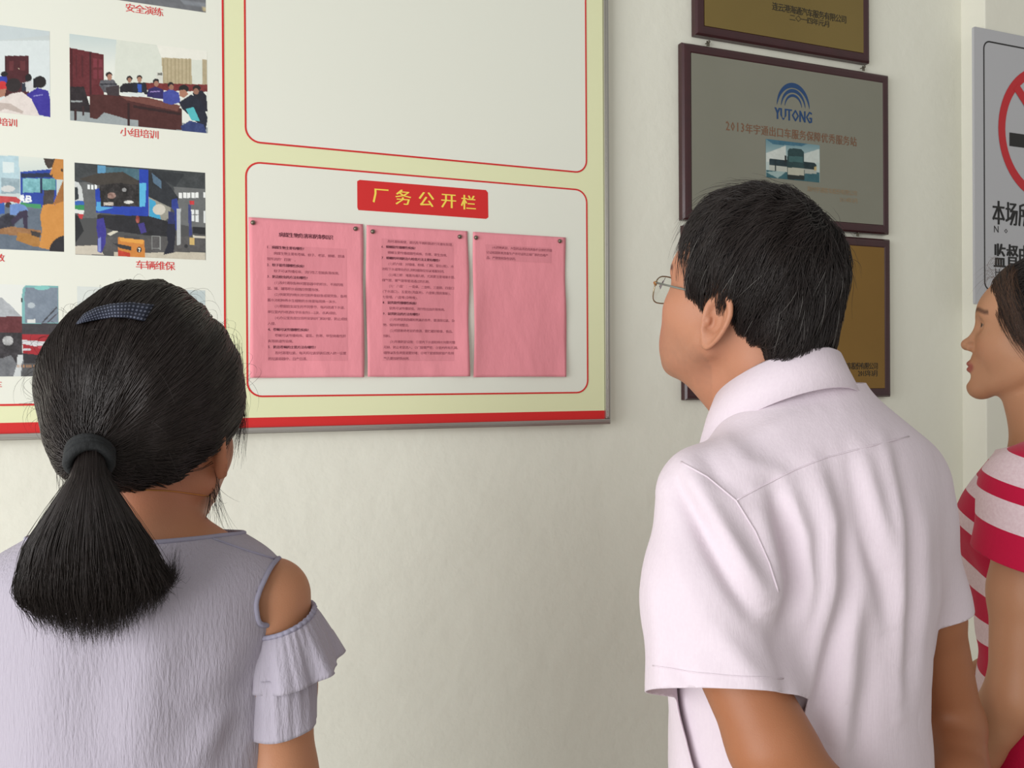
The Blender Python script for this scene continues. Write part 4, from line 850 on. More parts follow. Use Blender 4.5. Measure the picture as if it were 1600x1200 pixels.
def folds(V, N, lines, fr, tref):
    """cloth folds: ridges (+) and valleys (-) along lines laid on the back of the garment (frame r, z); returns displacement"""
    d = np.zeros(len(V))
    for pts, amp, sig in lines:
        q = np.array([fr.L(p[0], p[1], tref)[[0, 2]] for p in pts]); best = np.full(len(V), 9.0); ub = np.zeros(len(V)); tot = len(q)-1
        # smooth the polyline
        uu = np.linspace(0, tot, 24); q = np.stack([np.interp(uu, np.arange(len(q)), q[:, k]) for k in (0, 1)], 1)
        for i in range(len(q)-1):
            a, b = q[i], q[i+1]; ba = b-a; X = V[:, [0, 2]]-a; h = np.clip((X@ba)/max(np.dot(ba, ba), 1e-9), 0, 1); dd = np.sqrt(((X-h[:, None]*ba)**2).sum(1))
            m = dd < best; best = np.where(m, dd, best); ub = np.where(m, (i+h)/(len(q)-1), ub)
        d += amp*np.exp(-(best/sig)**2)*np.sin(np.clip(ub, 0.02, .98)*math.pi)**.5
    return d*np.clip((-N[:, 1]+.15)/.4, 0, 1)
def edge_binding(name, V, mask, c, e1, e2, r, m, fr, parent, n=72, off=None):
    """bias binding that follows a cut cloth edge (points of the edge sorted round a centre)"""
    P = V[mask]; a = np.arctan2((P-c)@e2, (P-c)@e1); o = np.argsort(a); a = a[o]; P = P[o]; t = np.linspace(-math.pi, math.pi, n, endpoint=False)
    Q = np.stack([np.interp(t, a, P[:, k], period=2*math.pi) for k in range(3)], 1); Q = (np.roll(Q, 1, 0)+Q*2+np.roll(Q, -1, 0))/4
    return MB().tube([tuple(x) for x in fr.W(Q)], r, 8, True).build(name, m, parent, True)
def legs_and_shoes(root, fr, bx, hipz, hw, m_tr, m_sh, sk=None):
    """lower body clothing outside the picture: trousers and shoes standing on the floor"""
    def fn(P):
        Q = bx.to(P); Q[:, 1] = np.abs(Q[:, 1]); d = ell(Q, (0, .045, hipz-.02), (.115, hw-.045, .13))
        return smin(d, chain(Q, [(0, .08, hipz-.10), (.01, .085, .48), (-.01, .09, .07)], [.085, .062, .055], .02), .03)
    lo = bx.o-.34; hi = bx.o+.34
    V, F = surfnet(fn, np.arange(lo[0], hi[0], .012), np.arange(lo[1], hi[1], .012), np.arange(.02, hipz+.14, .014), 1)
    g = .055-V[:, 2]; V, F = clip(V, F, g); to_quads_link('trousers', V, F, fr, root, m_tr, .003)
    for sgn in (1, -1):
        def fs(P):
            Q = bx.to(P); d = ell(Q, (.045, sgn*.092, .030), (.135, .045, .045)); d = smin(d, ell(Q, (-.02, sgn*.09, .055), (.055, .040, .05)), .02); return np.maximum(d, -Q[:, 2]+.001)
        c = bx.fr([(.04, sgn*.09, .05)])[0]
        V, F = surfnet(fs, np.arange(c[0]-.2, c[0]+.2, .01), np.arange(c[1]-.2, c[1]+.2, .01), np.arange(-.012, .13, .01), 1); V[:, 2] = np.maximum(V[:, 2], 0.001)
        to_quads_link('shoe', V, F, fr, root, m_sh)
def d_legs(P, bx, hipz, hw):
    Q = bx.to(P); Q[:, 1] = np.abs(Q[:, 1]); d = ell(Q, (0, .045, hipz-.02), (.10, hw-.06, .12))
    d = smin(d, chain(Q, [(0, .08, hipz-.10), (.01, .085, .48), (-.01, .09, .09)], [.07, .046, .036], .02), .03)
    return smin(d, cone(Q, (-.02, .09, .045), (.10, .092, .025), .030, .018), .02)

# ================================================================== the man in the pale shirt
fm = Frame(1190, 1.12)
TH = math.radians(180-30)                                       # forward direction in (r, t)
man = empty('person', fm.W([(.05, -.01, 0)])[0], 'man in a pale pink short-sleeved shirt and glasses, looking up at the notices', 'person')
hm = Axes((-.021, .0, 1.553), TH, pitch=math.radians(15), k=1.0); HMP = dict(chub=.003, jaw=1.06, nose=.35, stubble=1, flare=.12, ear=(-.001, .070, -.012), lip=(170, 104, 96), cheek=(190, 122, 98))
bm_ = Axes((.052, -.005, 0), math.radians(180-47), k=1.0)
TM = [(.80, .165, .12, 0), (.95, .168, .125, .01), (1.05, .162, .128, .018), (1.15, .163, .122, .012), (1.25, .172, .118, .0), (1.32, .178, .112, -.006), (1.37, .168, .100, -.014), (1.41, .134, .085, -.015), (1.44, .088, .074, .008), (1.475, .071, .071, .022), (1.52, .062, .062, .03)]
SHL = bm_.fr([(-.02, .162, 1.340)])[0]; SHR = bm_.fr([(-.02, -.128, 1.335)])[0]
SLE = fm.L(1126, 1085, -.17); ELL = fm.L(1205, 1165, -.18); WRL = bm_.fr([(-.185, .03, .90)])[0]
ELR = fm.L(1485, 1130, .19); WRR = bm_.fr([(-.20, -.02, .88)])[0]
def man_body(P):
    Q = bm_.to(P)
    d = loft(Q, TM, -.012)
    H = hm.to(P)
    nk = cone(P, hm.fr([(-.022, 0, -.02)])[0], bm_.fr([(.02, 0, 1.40)])[0], .053, .057); nk = smin(nk, cone(P, hm.fr([(.03, 0, -.062)])[0], bm_.fr([(.05, 0, 1.40)])[0], .030, .045), .03)
    nk = smin(nk, cone(P, hm.fr([(.052, .02, -.066)])[0], bm_.fr([(.06, 0, 1.42)])[0], .026, .04), .03); d = smin(d, nk, .02)
    hd = np.full(len(P), 1.0); m = np.abs(H).max(1) < .24; hd[m] = d_head(H[m], HMP)
    hd[~m] = np.maximum(np.linalg.norm(H[~m], axis=1)-.13, .05); d = smin(d, hd, .016)
    for S_, E_, W_, th in ((SHL, ELL, WRL, -1), (SHR, ELR, WRR, 1)):
        a = chain(P, [S_, ((S_+E_)/2 if th > 0 else S_*.4+SLE*.6+np.array([-.004, .012, .0])), E_, (E_*.65+W_*.35), W_], [.048, .044, .040, .041, .026], .02); d = smin(d, a, .02)
        d = smin(d, d_hand(P, W_+(W_-E_)/np.linalg.norm(W_-E_)*.012, (W_-E_), bm_.B[:, 0], 1.0, th), .008)
    return smin(d, d_legs(P, bm_, .86, .165), .03)

# shirt
SLE = fm.L(1126, 1085, -.17); SRE = SHR+(ELR-SHR)*1.0
def slv(P):
    a = chain(P, [SHL, SHL*.5+SLE*.5+np.array([-.006, 0, 0]), SLE, SLE+(SLE-SHL)*.3], [.060, .067, .0695, .068], .03); b = cone(P, SHR, SRE, .056, .058); return a, b
def man_shirt(P):
    d = loft(bm_.to(P), TM, .004); a, b = slv(P); return smin(smin(d, a, .035), b, .035)
def finish_cloth(fn, xs, ys, zs, gfn, lines, fr, tref, noise=.0008, raw=False):
    V, F = surfnet(fn, xs, ys, zs); V, F = clip(V, F, gfn(V)); N = grad(fn, V)
    d = 1.45*folds(V, N, lines, fr, tref); d += noise*(np.sin(V[:, 0]*61+V[:, 2]*23)+np.sin(V[:, 1]*47-V[:, 2]*31+1)+np.sin(V[:, 2]*71+V[:, 0]*17))
    return (V+N*d[:, None], F, N, V) if raw else (V+N*d[:, None], F, N)
def g_shirt(V):
    dt = loft(bm_.to(V), TM, .004); a, b = slv(V); g = .93-V[:, 2]
    for S_, E_, dd, nrm, k in ((SHL, SLE, a, np.array([.06, -.42, -1.0]), 1.0), (SHR, SRE, b, np.array([.1, .1, -1.0]), .50)):
        nrm = nrm/np.linalg.norm(nrm); pl = (V-(S_+(E_-S_)*k))@nrm; g = np.maximum(g, np.minimum(pl, (dt-dd)*1.0))
    return np.maximum(g, (V[:, 2]-(1.460+np.clip(.015-V[:, 0], -.02, .1)*-.25)))
FOLDS = [([(1062, 728), (1100, 790), (1150, 870), (1188, 925)], -.0075, .010), ([(1085, 720), (1125, 785), (1170, 860), (1200, 905)], .0065, .011), ([(1045, 760), (1075, 850), (1120, 940)], .003, .016),
 ([(1200, 925), (1222, 985), (1232, 1060)], -.0035, .008),
 ([(1205, 745), (1228, 820), (1236, 880), (1226, 960)], -.0075, .009), ([(1222, 745), (1250, 820), (1256, 890), (1246, 960)], .0065, .010), ([(1185, 775), (1205, 850), (1216, 920)], .0055, .010),
 ([(1272, 718), (1296, 800), (1292, 890), (1262, 1010), (1240, 1100)], .0065, .013), ([(1290, 710), (1316, 800), (1318, 900), (1286, 1020), (1264, 1130)], -.0065, .011),
 ([(1322, 700), (1345, 800), (1375, 900), (1390, 980)], -.0060, .011), ([(1340, 700), (1365, 800), (1392, 890)], .0050, .011),
 ([(1378, 685), (1398, 760), (1408, 900), (1405, 1120)], .0060, .010), ([(1394, 700), (1416, 800), (1424, 960), (1418, 1100)], -.0050, .010),
 ([(1330, 930), (1318, 1050), (1300, 1200)], .0060, .016), ([(1352, 930), (1348, 1060), (1330, 1200)], -.0050, .014), ([(1445, 800), (1452, 920), (1440, 1080)], .0035, .012),
 ([(1150, 690), (1210, 668), (1270, 640)], .0022, .010), ([(1100, 690), (1130, 730), (1175, 760)], -.0030, .010), ([(1130, 675), (1170, 715), (1230, 735)], .0028, .009), ([(1060, 960), (1100, 1010), (1180, 1040)], -.0028, .010), ([(1120, 920), (1170, 980), (1210, 1030)], .0035, .012), ([(1035, 850), (1050, 950), (1055, 1040)], .003, .012)]
Q_ = 1.0
ho = hm.o
xs = axis_grid(-.36, .42, [(ho[0]-.13, ho[0]+.13, .0026*Q_)], .0065*Q_); ys = axis_grid(-.36, .36, [(ho[1]-.14, ho[1]+.14, .0026*Q_)], .0065*Q_); zs = axis_grid(-.01, 1.72, [(1.40, 1.70, .0026*Q_), (.7, 1.4, .007*Q_)], .012)
V, F = surfnet(man_body, xs, ys, zs)
H = hm.to(V); C = head_colour(H, (176, 122, 95), HMP)
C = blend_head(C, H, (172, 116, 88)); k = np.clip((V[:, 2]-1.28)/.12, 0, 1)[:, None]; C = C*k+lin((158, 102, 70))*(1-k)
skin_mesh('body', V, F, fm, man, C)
V, F, N = finish_cloth(man_shirt, np.arange(-.27, .32, .0048*Q_), np.arange(-.34, .30, .0048*Q_), np.arange(.90, 1.50, .0048*Q_), g_shirt, FOLDS, fm, -.08)
V2, F2 = surfnet(lambda P: loft(bm_.to(P), TM, .0030), np.arange(-.21, .27, .0052), np.arange(-.22, .22, .0052), np.arange(.92, 1.26, .0052)); V2, F2 = clip(V2, F2, np.maximum(.93-V2[:, 2], V2[:, 2]-1.22)); N2 = grad(man_shirt, V2); V2 = V2+N2*(1.45*folds(V2, N2, FOLDS, fm, -.08))[:, None]
F = np.concatenate([F, F2+len(V)]); V = np.concatenate([V, V2])
M['shirt'] = mat('pale_pink_cotton', (212, 198, 207), 0.85, spec=0.15, sheen=.15, bump=[((420, 420, 40), .00025, 'n'), ((30, 30, 14), .0015, 'n')], var=(260, .25, (220, 208, 215)))
shirt = to_quads_link('shirt', V, F, fm, man, M['shirt'], .0016)
ts = bvh(shirt)
seam('yoke_seam', ts, [(1150, 782), (1190, 760), (1240, 735), (1290, 715), (1340, 702), (1420, 682)], .0009, M['shirt'], man)
seam('armhole_seam', ts, [(1064, 722), (1105, 745), (1150, 782), (1180, 830), (1202, 880), (1216, 925)], .0011, M['shirt'], man)
seam('sleeve_hem_seam', ts, [(1020, 1040), (1080, 1050), (1140, 1056), (1224, 1060)], .0007, M['shirt'], man)
# collar: a folded band round the neck
def collar(name, c, fr, bx, rings, m, parent, n=72, gap=.30, thick=.0018):
    V = []; K = len(rings)
    for i in range(n+1):
        ph = -math.pi+gap+(2*math.pi-2*gap)*i/n           # 0 = nape, +-pi = throat
        for (rad_f, rad_l, z_back, z_front, pw) in rings:
            s_ = ((1-math.cos(ph))/2)**pw; f_ = -math.cos(ph)*rad_f; l_ = math.sin(ph)*rad_l
            V.append(bx.B[:, 0]*f_+bx.B[:, 1]*l_+np.array([c[0], c[1], z_back*(1-s_)+z_front*s_]))
    F = np.array([(i*K+j, i*K+j+1, (i+1)*K+j+1, (i+1)*K+j) for i in range(n) for j in range(K-1)])
    return to_quads_link(name, np.array(V), F, fr, parent, m, thick)
cc = np.array([.017, .0])
collar('collar', cc, fm, bm_, [(.070, .064, 1.470, 1.40, 1.0), (.068, .063, 1.496, 1.425, 1.0), (.0705, .0655, 1.505, 1.432, 1.0), (.075, .070, 1.503, 1.430, 1.0), (.082, .080, 1.485, 1.405, 1.0), (.096, .093, 1.460, 1.350, 1.0)], M['shirt'], man)
# hair
def man_scalp(H):
    d = ell(H, (-.010, 0, .050), (.100, .086, .088)); d = smin(d, ell(H, (.004, .0, .082), (.072, .066, .058)), .03)
    d = smin(d, ell(H, (-.075, 0, -.01), (.036, .058, .050)), .03)
    a = np.arctan2(H[:, 1], H[:, 0]+.01); return d+.0016*np.sin(a*9+H[:, 2]*50)+.0014*np.sin(a*17-H[:, 2]*90+1)+.0012*np.sin(H[:, 0]*160+H[:, 2]*60)
HLF = [-.2, -.10, -.07, -.048, -.042, -.036, -.028, -.010, .008, .014, .020, .028, .033, .038, .046, .058, .2]
HLZ = [-.040, -.046, -.055, -.052, -.040, -.020, .028, .034, .026, -.006, -.012, -.006, .030, .052, .078, .094, .12]
def man_line(H):
    return np.interp(H[:, 0], HLF, HLZ)+.003*np.sin(H[:, 0]*500)-H[:, 2]
g1 = np.arange(-.135, .125, .0035)
V, F = surfnet(man_scalp, g1, np.arange(-.105, .106, .0035), np.arange(-.08, .165, .0035)); V, F = clip(V, F, man_line(V)); V = hm.fr(V)
to_quads_link('hair', V, F, fm, man, M['hairc'], .004)
def grow(n, c, surf, line, flow, k, step, lift, seed, lo_z=-1, spread=.35, endlift=0.0, jit=.0):
    r = np.random.default_rng(seed); D = r.normal(size=(n*3, 3)); D /= np.linalg.norm(D, axis=1)[:, None]
    R_ = radial(surf, c, D); P = c+D*R_[:, None]; ok = line(P) < .002; D = D[ok][:n]; n = len(D)
    out = []; st = step*(.6+.8*r.random(n)); lf = lift*(.3+1.2*r.random(n)); nz = r.normal(size=(n, 3))*spread
    for i in range(k):
        R_ = radial(surf, c, D); u = i/(k-1); P = c+D*(R_+lf*math.sin(min(u*2.2, math.pi/2))*(1-.35*u)+endlift*r.random(n)*0+lf*endlift*u*u)[:, None]; out.append(P)
        f_ = flow(P)+nz; f_ = f_-D*(f_*D).sum(1)[:, None]; f_ /= np.linalg.norm(f_, axis=1)[:, None]+1e-9
        D = D+f_*(st/R_)[:, None]; D /= np.linalg.norm(D, axis=1)[:, None]; nz = nz*.98+r.normal(size=nz.shape)*jit
    return np.stack(out, 1)
def man_flow(P):
    w_ = P-np.array([-.055, -.01, .125]); w_ /= np.linalg.norm(w_, axis=1)[:, None]; top = np.clip((P[:, 2]-.06)/.05, 0, 1)[:, None]
    return w_*.9+np.array([0, 0, -1.0])*(1-top)*1.1+np.array([.25, .3, -.15])*top+np.array([-.55, 0, 0])*np.clip((.03-P[:, 0])/.08, 0, 1)[:, None]*np.clip((.02-P[:, 2])/.05, 0, 1)[:, None]*.6
c0 = np.array([-.01, 0, .045])
def hair_obj(name, paths, ax, fr, rad, m, parent, **kw):
    n, k, _ = paths.shape; return strands(name, fr.W(ax.fr(paths.reshape(-1, 3))).reshape(n, k, 3), rad, m, parent, **kw)
setp(hair_obj('hair_strands', grow(6500, c0, man_scalp, man_line, man_flow, 8, .0065, .0035, 1, spread=.30, endlift=.5), hm, fm, .00042, M['hair'], man), kind='stuff')
top = lambda H: np.maximum(man_line(H), .075-H[:, 2])
setp(hair_obj('flyaway_strands', grow(240, c0, man_scalp, top, man_flow, 9, .0075, .007, 2, spread=.8, endlift=1.2, jit=.1), hm, fm, .00022, M['hair'], man), kind='stuff')
setp(hair_obj('grey_strands', grow(70, c0, man_scalp, lambda H: np.maximum(man_line(H), H[:, 2]-.09), man_flow, 8, .0065, .0050, 77, spread=.3, endlift=.5), hm, fm, .00022, mat('grey_hair', (120, 116, 112), .5), man), kind='stuff')
# spectacles
def oval(c, a, b, n=28, sq=2.6):
    P = []
    for i in range(n):
        t = 2*math.pi*i/n; ct, st = math.cos(t), math.sin(t); P.append((c[0]-.004*((ct*a)/a)**2*1.0, c[1]+a*math.copysign(abs(ct)**(2/sq), ct), c[2]+b*math.copysign(abs(st)**(2/sq), st)))
    return P
tw = lambda P: [tuple(x) for x in fm.W(hm.fr(np.array(P)))]
for sg in (1, -1):
    P = oval((.0965, sg*.034, .004), .0245, .0170); MB().tube(tw(P), .0008, 6, True).build('lens_rim', M['glassrim'], man, True)
    n = len(P); V = tw(P)+tw([(p[0]+.0012, p[1], p[2]) for p in P]); Fs = [tuple(range(n)), tuple(range(2*n-1, n-1, -1))]+[(i, (i+1) % n, n+(i+1) % n, n+i) for i in range(n)]
    mesh('lens', V, Fs, M['lens'], man)
    MB().tube(tw([(.092, sg*.0585, .010), (.089, sg*.064, .0125), (.084, sg*.067, .0130)]), [.0018, .0022, .0018], 8).build('hinge', M['goldchain'], man, True)
    MB().tube(tw([(.086, sg*.067, .0130), (.05, sg*.0715, .0130), (.030, sg*.0715, .0130), (.004, sg*.072, .014), (-.008, sg*.0735, .004)]), [.0013, .0012, .0013, .0013, .0012], 8).build('temple_arm', M['temple'], man, True)
MB().tube(tw([(.0965, .010, .010), (.101, .004, .013), (.101, -.004, .013), (.0965, -.010, .010)]), .0009, 6).build('bridge', M['glassrim'], man, True)
legs_and_shoes(man, fm, bm_, .88, .172, M['trouser'], M['shoe'])

# ================================================================== the woman with the ponytail
fw = Frame(200, .97)
w1 = empty('person', fw.W([(.02, 0, 0)])[0], 'woman with a dark ponytail and lilac-grey cold-shoulder blouse, seen from behind', 'person')
hw = Axes((.020, .002, 1.408), math.radians(60), pitch=math.radians(6), k=.95)
bw = Axes((.007, .004, 0), math.radians(70))
TW = [(.78, .160, .115, 0), (.90, .150, .105, 0), (1.02, .136, .095, 0), (1.10, .134, .092, 0), (1.18, .137, .092, 0), (1.25, .144, .090, -.005), (1.285, .146, .080, -.008), (1.303, .134, .068, -.01), (1.319, .100, .058, -.006), (1.337, .062, .05, 0), (1.38, .046, .047, .005)]
WR = bw.fr([(0, -.132, 1.254)])[0]; WL = bw.fr([(0, .140, 1.246)])[0]
WER = fw.L(440, 1215, -.055); WEL = bw.fr([(-.02, .185, 1.03)])[0]; WWR = bw.fr([(.13, -.17, .86)])[0]; WWL = bw.fr([(.13, .15, .86)])[0]
def w1_body(P):
    d = loft(bw.to(P), TW, -.010); H = hw.to(P)
    nk = cone(P, hw.fr([(-.018, 0, -.01)])[0], bw.fr([(0, 0, 1.30)])[0], .047, .052); d = smin(d, nk, .02)
    hd = np.full(len(P), 1.0); m = np.abs(H).max(1) < .24; hd[m] = d_head(H[m], dict(flare=.55, ear=(.004, .068, .0)))*.95
    hd[~m] = np.maximum(np.linalg.norm(H[~m], axis=1)-.13, .05); d = smin(d, hd, .014)
    for S_, E_, W_, th in ((WR, WER, WWR, 1), (WL, WEL, WWL, -1)):
        d = smin(d, chain(P, [S_, (S_+E_)/2, E_, E_*.65+W_*.35, W_], [.039, .036, .032, .033, .021], .02), .010)
        d = smin(d, d_hand(P, W_+(W_-E_)/np.linalg.norm(W_-E_)*.01, (W_-E_), -bw.B[:, 1]*th, .9, th), .008)
    return smin(d, d_legs(P, bw, .84, .16), .03)
ho = hw.o
V, F = surfnet(w1_body, axis_grid(-.26, .30, [(ho[0]-.11, ho[0]+.12, .0034)], .0065), axis_grid(-.24, .28, [(ho[1]-.12, ho[1]+.12, .0034)], .0065), axis_grid(-.01, 1.56, [(1.26, 1.54, .0034), (1.0, 1.26, .006)], .012))
H = hw.to(V); C = head_colour(H, (176, 116, 88), dict()); C = blend_head(C, H, (168, 112, 82)); k = np.clip((V[:, 2]-1.31)/.05, 0, 1)[:, None]; C = C*k+lin((178, 124, 92))*(1-k); skin_mesh('body', V, F, fw, w1, C)
# blouse
M['blouse'] = mat('lilac_grey_crinkle', (164, 157, 169), 0.85, spec=0.15, bump=[((330, 330, 60), .0013, 'n'), ((700, 700, 160), .0006, 'n')], sheen=.1)
M['binding'] = mat('lilac_grey_binding', (150, 146, 164), 0.8, spec=0.15, bump=[((500, 500, 500), .0003, 'n')])
def blouse(P): return loft(bw.to(P), TW, .004)
BD = ([1.20, 1.229, 1.236, 1.26, 1.29, 1.31, 1.35], [.22, .160, .130, .128, .138, .150, .154])
def g_blouse(V):
    Q = bw.to(V); lat = np.abs(Q[:, 1]); g = np.maximum(.80-V[:, 2], V[:, 2]-(1.318-.10*np.clip(Q[:, 0], -.03, .05)))
    bd = np.interp(V[:, 2], *BD); return np.maximum(g, lat-bd)
WF = [([(395, 1050), (372, 1100), (350, 1200)], -.003, .012), ([(405, 1075), (340, 1130), (300, 1200)], .0035, .014), ([(380, 1000), (330, 1060), (270, 1100)], .002, .018), ([(250, 940), (240, 1050), (215, 1200)], .0035, .022), ([(180, 960), (150, 1080), (150, 1200)], -.002, .02), ([(60, 900), (70, 1050), (60, 1200)], .002, .02)]
V, F, N, Vb = finish_cloth(blouse, np.arange(-.19, .24, .0048), np.arange(-.18, .18, .0048), np.arange(.79, 1.36, .0048), g_blouse, WF, fw, -.09, .0006, True)
ob = to_quads_link('blouse', V, F, fw, w1, M['blouse'], .0015); tb = bvh(ob)
Qb = bw.to(Vb); gb = np.abs(np.abs(Qb[:, 1])-np.interp(Vb[:, 2], *BD)) < .0006
for sd in (-1, 1):
    edge_binding('armhole_binding', V, gb & (Qb[:, 1]*sd > 0) & (Vb[:, 2] > 1.226), bw.fr([(0, sd*.13, 1.268)])[0], bw.B[:, 0], np.array([0, 0, 1.0]), .0026, M['binding'], fw, w1)
edge_binding('neckline_binding', V, np.abs(Vb[:, 2]-(1.318-.10*np.clip(Qb[:, 0], -.03, .05))) < .0006, bw.fr([(0, 0, 1.32)])[0], bw.B[:, 0], bw.B[:, 1], .0024, M['binding'], fw, w1)
seam('shoulder_seam', tb, [(306, 832), (345, 846), (385, 860), (428, 873)], .0012, M['binding'], w1, 24, .0004)
def sleeve_ring(name, top, bot, m, waves, amp, rows=16, n=144, thick=.0014, ph=0.0):
    """top/bot: (centre r,t,z; radius r, radius t; tilt so the outer side sits higher); flounce gathered into folds"""
    V = []
    rg = np.random.default_rng(int(ph*10)+4); a1, a2 = rg.random(2)*6
    for i in range(rows+1):
        s_ = i/rows; c = np.array(top[0])*(1-s_)+np.array(bot[0])*s_; e = s_**.75; rr = top[1]*(1-e)+bot[1]*e; rt = top[2]*(1-e)+bot[2]*e; tl = top[3]*(1-s_)+bot[3]*s_
        for k in range(n):
            a = 2*math.pi*k/n; wv = amp*s_*(math.sin(waves*a+a1)+.5*math.sin((waves*2-1)*a+a2))+.0007*math.sin(waves*5*a+a2)*(1-.6*s_)
            V.append(c+np.array([math.cos(a)*(rr+wv), math.sin(a)*(rt+wv), math.cos(a)*tl+(.25*wv if s_ > .5 else 0)]))
    F = np.array([(i*n+k, (i+1)*n+k, (i+1)*n+(k+1) % n, i*n+(k+1) % n) for i in range(rows) for k in range(n)])
    o = to_quads_link(name, np.array(V), F, fw, w1, m, thick); return [np.array(v) for v in V[:n]], [np.array(v) for v in V[-n:]]
for sd in (1, -1):
    if sd == 1:
        A_ = fw.L(489, 944, -.045); B_ = fw.L(390, 990, -.045); Cq = fw.L(529, 1018, -.045); Dq = fw.L(378, 1072, -.045); Eq = fw.L(494, 1108, -.05); Fq = fw.L(384, 1146, -.052); Gq = fw.L(494, 1030, -.048); Hq = fw.L(378, 1050, -.048)
    else:
        mir = lambda p: bw.fr(bw.to(p)*np.array([1, -1, 1]))[0]; A_, B_, Cq, Dq, Eq, Fq, Gq, Hq = [mir(p) for p in (A_, B_, Cq, Dq, Eq, Fq, Gq, Hq)]
    rg = lambda a, b, rt: ((a+b)/2, (a[0]-b[0])/2, rt, (a[2]-b[2])/2)
    sleeve_ring('lower_sleeve', rg(Gq, Hq, .049), rg(Eq, Fq, .053), M['blouse'], 4, .0018, ph=1.0)
    T0, B0 = sleeve_ring('sleeve_ruffle', rg(A_, B_, .0485), rg(Cq, Dq, .068), M['blouse'], 7, .0045, ph=2.0)
    MB().tube([tuple(fw.W([v])[0]) for v in T0], .0026, 6, True).build('ruffle_binding', M['binding'], w1, True)
# hair drawn back to the tie
T0_ = fw.L(142, 702, -.098); HC = fw.L(224, 612, -.008)
PUF = fw.L(230, 494, .012)
def w1_scalp(P):
    d = ell(P, HC, (.0915, .108, .0985)); d = smin(d, ell(P, PUF, (.046, .055, .030)), .022); d = smin(d, ell(P, fw.L(150, 690, -.070), (.035, .036, .036)), .03)
    return d+.0010*np.sin(P[:, 0]*150+P[:, 2]*40)+.0008*np.sin(P[:, 0]*260-P[:, 2]*90)
WLF = [-.2, -.10, -.080, -.060, -.045, -.032, -.022, -.012, .0, .02, .045, .06, .07, .2]; WLZ = [-.075, -.072, -.068, -.055, -.036, -.012, .012, .032, .034, .030, .03, .06, .085, .10]
def w1_line(P):
    H = hw.to(P); return np.interp(H[:, 0], WLF, WLZ)-H[:, 2]
g_ = lambda c, r, h: np.arange(c-r, c+r, h)
V, F = surfnet(w1_scalp, g_(HC[0], .11, .0035), g_(HC[1], .13, .0035), g_(HC[2], .15, .0035)); V, F = clip(V, F, w1_line(V)); to_quads_link('hair', V, F, fw, w1, M['hairc'], .004)
def w1_flow(P):
    w_ = T0_-P; d_ = np.linalg.norm(w_, axis=1)[:, None]; return w_/d_
def grow_to(n, c, surf, line, T, k, seed, lift, lo=.25):
    """hairs that follow the head all the way to the tie"""
    r = np.random.default_rng(seed); D = r.normal(size=(n*3, 3)); D /= np.linalg.norm(D, axis=1)[:, None]; P = c+D*radial(surf, c, D)[:, None]; D = D[line(P) < .003][:n]; n = len(D)
    E_ = T-c+r.normal(size=(n, 3))*.006; E_ /= np.linalg.norm(E_, axis=1)[:, None]; om = np.arccos(np.clip((D*E_).sum(1), -1, 1))[:, None]; e1 = np.minimum(1, r.uniform(lo, 1.3, n))[:, None]; lf = lift*(.1+1.4*r.random(n)); out = []; wob = r.normal(size=(n, 3))*.012
    for i in range(k):
        u = i/(k-1)*e1; X = (np.sin((1-u)*om)*D+np.sin(u*om)*E_)/np.maximum(np.sin(om), 1e-3)+wob*np.sin(u*math.pi)*np.sin(u*5); X /= np.linalg.norm(X, axis=1)[:, None]
        out.append(c+X*(radial(surf, c, X)+lf*np.sin(np.clip(u[:, 0]*1.2+.1, 0, 1)*math.pi)**.5+.0016)[:, None])
    return np.stack(out, 1)
def fstr(name, paths, fr, rad, m, parent, **kw):
    n, k, _ = paths.shape; return setp(strands(name, fr.W(paths.reshape(-1, 3)).reshape(n, k, 3), rad, m, parent, **kw), kind='stuff')
fstr('hair_strands', grow_to(8000, HC, w1_scalp, w1_line, T0_, 13, 5, .0022, .5), fw, .00042, M['hair'], w1)
r_ = np.random.default_rng(9); D = r_.normal(size=(200, 3)); D[:, 2] = np.abs(D[:, 2])*.9-.25; D /= np.linalg.norm(D, axis=1)[:, None]; P0 = HC+D*radial(w1_scalp, HC, D)[:, None]; keep = w1_line(P0) < -.004; D = D[keep]; P0 = P0[keep]
tg = np.cross(D, r_.normal(size=D.shape)); tg /= np.linalg.norm(tg, axis=1)[:, None]; ln = r_.uniform(.010, .028, len(D))[:, None]; fly = []
for i in range(9):
    u = i/8; fly.append(P0+tg*ln*1.4*u+D*(ln*.75*math.sin(u*2.2))+np.array([0, 0, -1.0])*ln*.4*u*u)
fstr('flyaway_strands', np.stack(fly, 1), fw, .00013, M['hair'], w1)
# loose hairs round the right temple, ear and jaw
lo_ = []
for i in range(95):
    a = fw.L(r_.uniform(352, 378), r_.uniform(520, 610), r_.uniform(-.01, .03)); b = fw.L(r_.uniform(368, 398), r_.uniform(610, 660), 0.0); c_ = fw.L(r_.uniform(352, 385), r_.uniform(660, 735), -.01)
    lo_.append([(a*(1-u)**2+2*b*u*(1-u)+c_*u*u) for u in np.linspace(0, 1, 10)])
for i in range(34):
    a = fw.L(r_.uniform(318, 345), r_.uniform(690, 750), -.03); b = fw.L(r_.uniform(320, 350), r_.uniform(760, 800), -.02); c_ = fw.L(r_.uniform(300, 375), r_.uniform(780, 850), -.02)
    lo_.append([(a*(1-u)**2+2*b*u*(1-u)+c_*u*u) for u in np.linspace(0, 1, 10)])
for i in range(26):
    a = fw.L(r_.uniform(85, 120), r_.uniform(670, 720), -.05); b = fw.L(r_.uniform(80, 105), r_.uniform(730, 760), -.05); c_ = fw.L(r_.uniform(88, 130), r_.uniform(760, 790), -.05)
    lo_.append([(a*(1-u)**2+2*b*u*(1-u)+c_*u*u) for u in np.linspace(0, 1, 10)])
fstr('loose_strands', np.array(lo_), fw, .00020, M['hair'], w1)
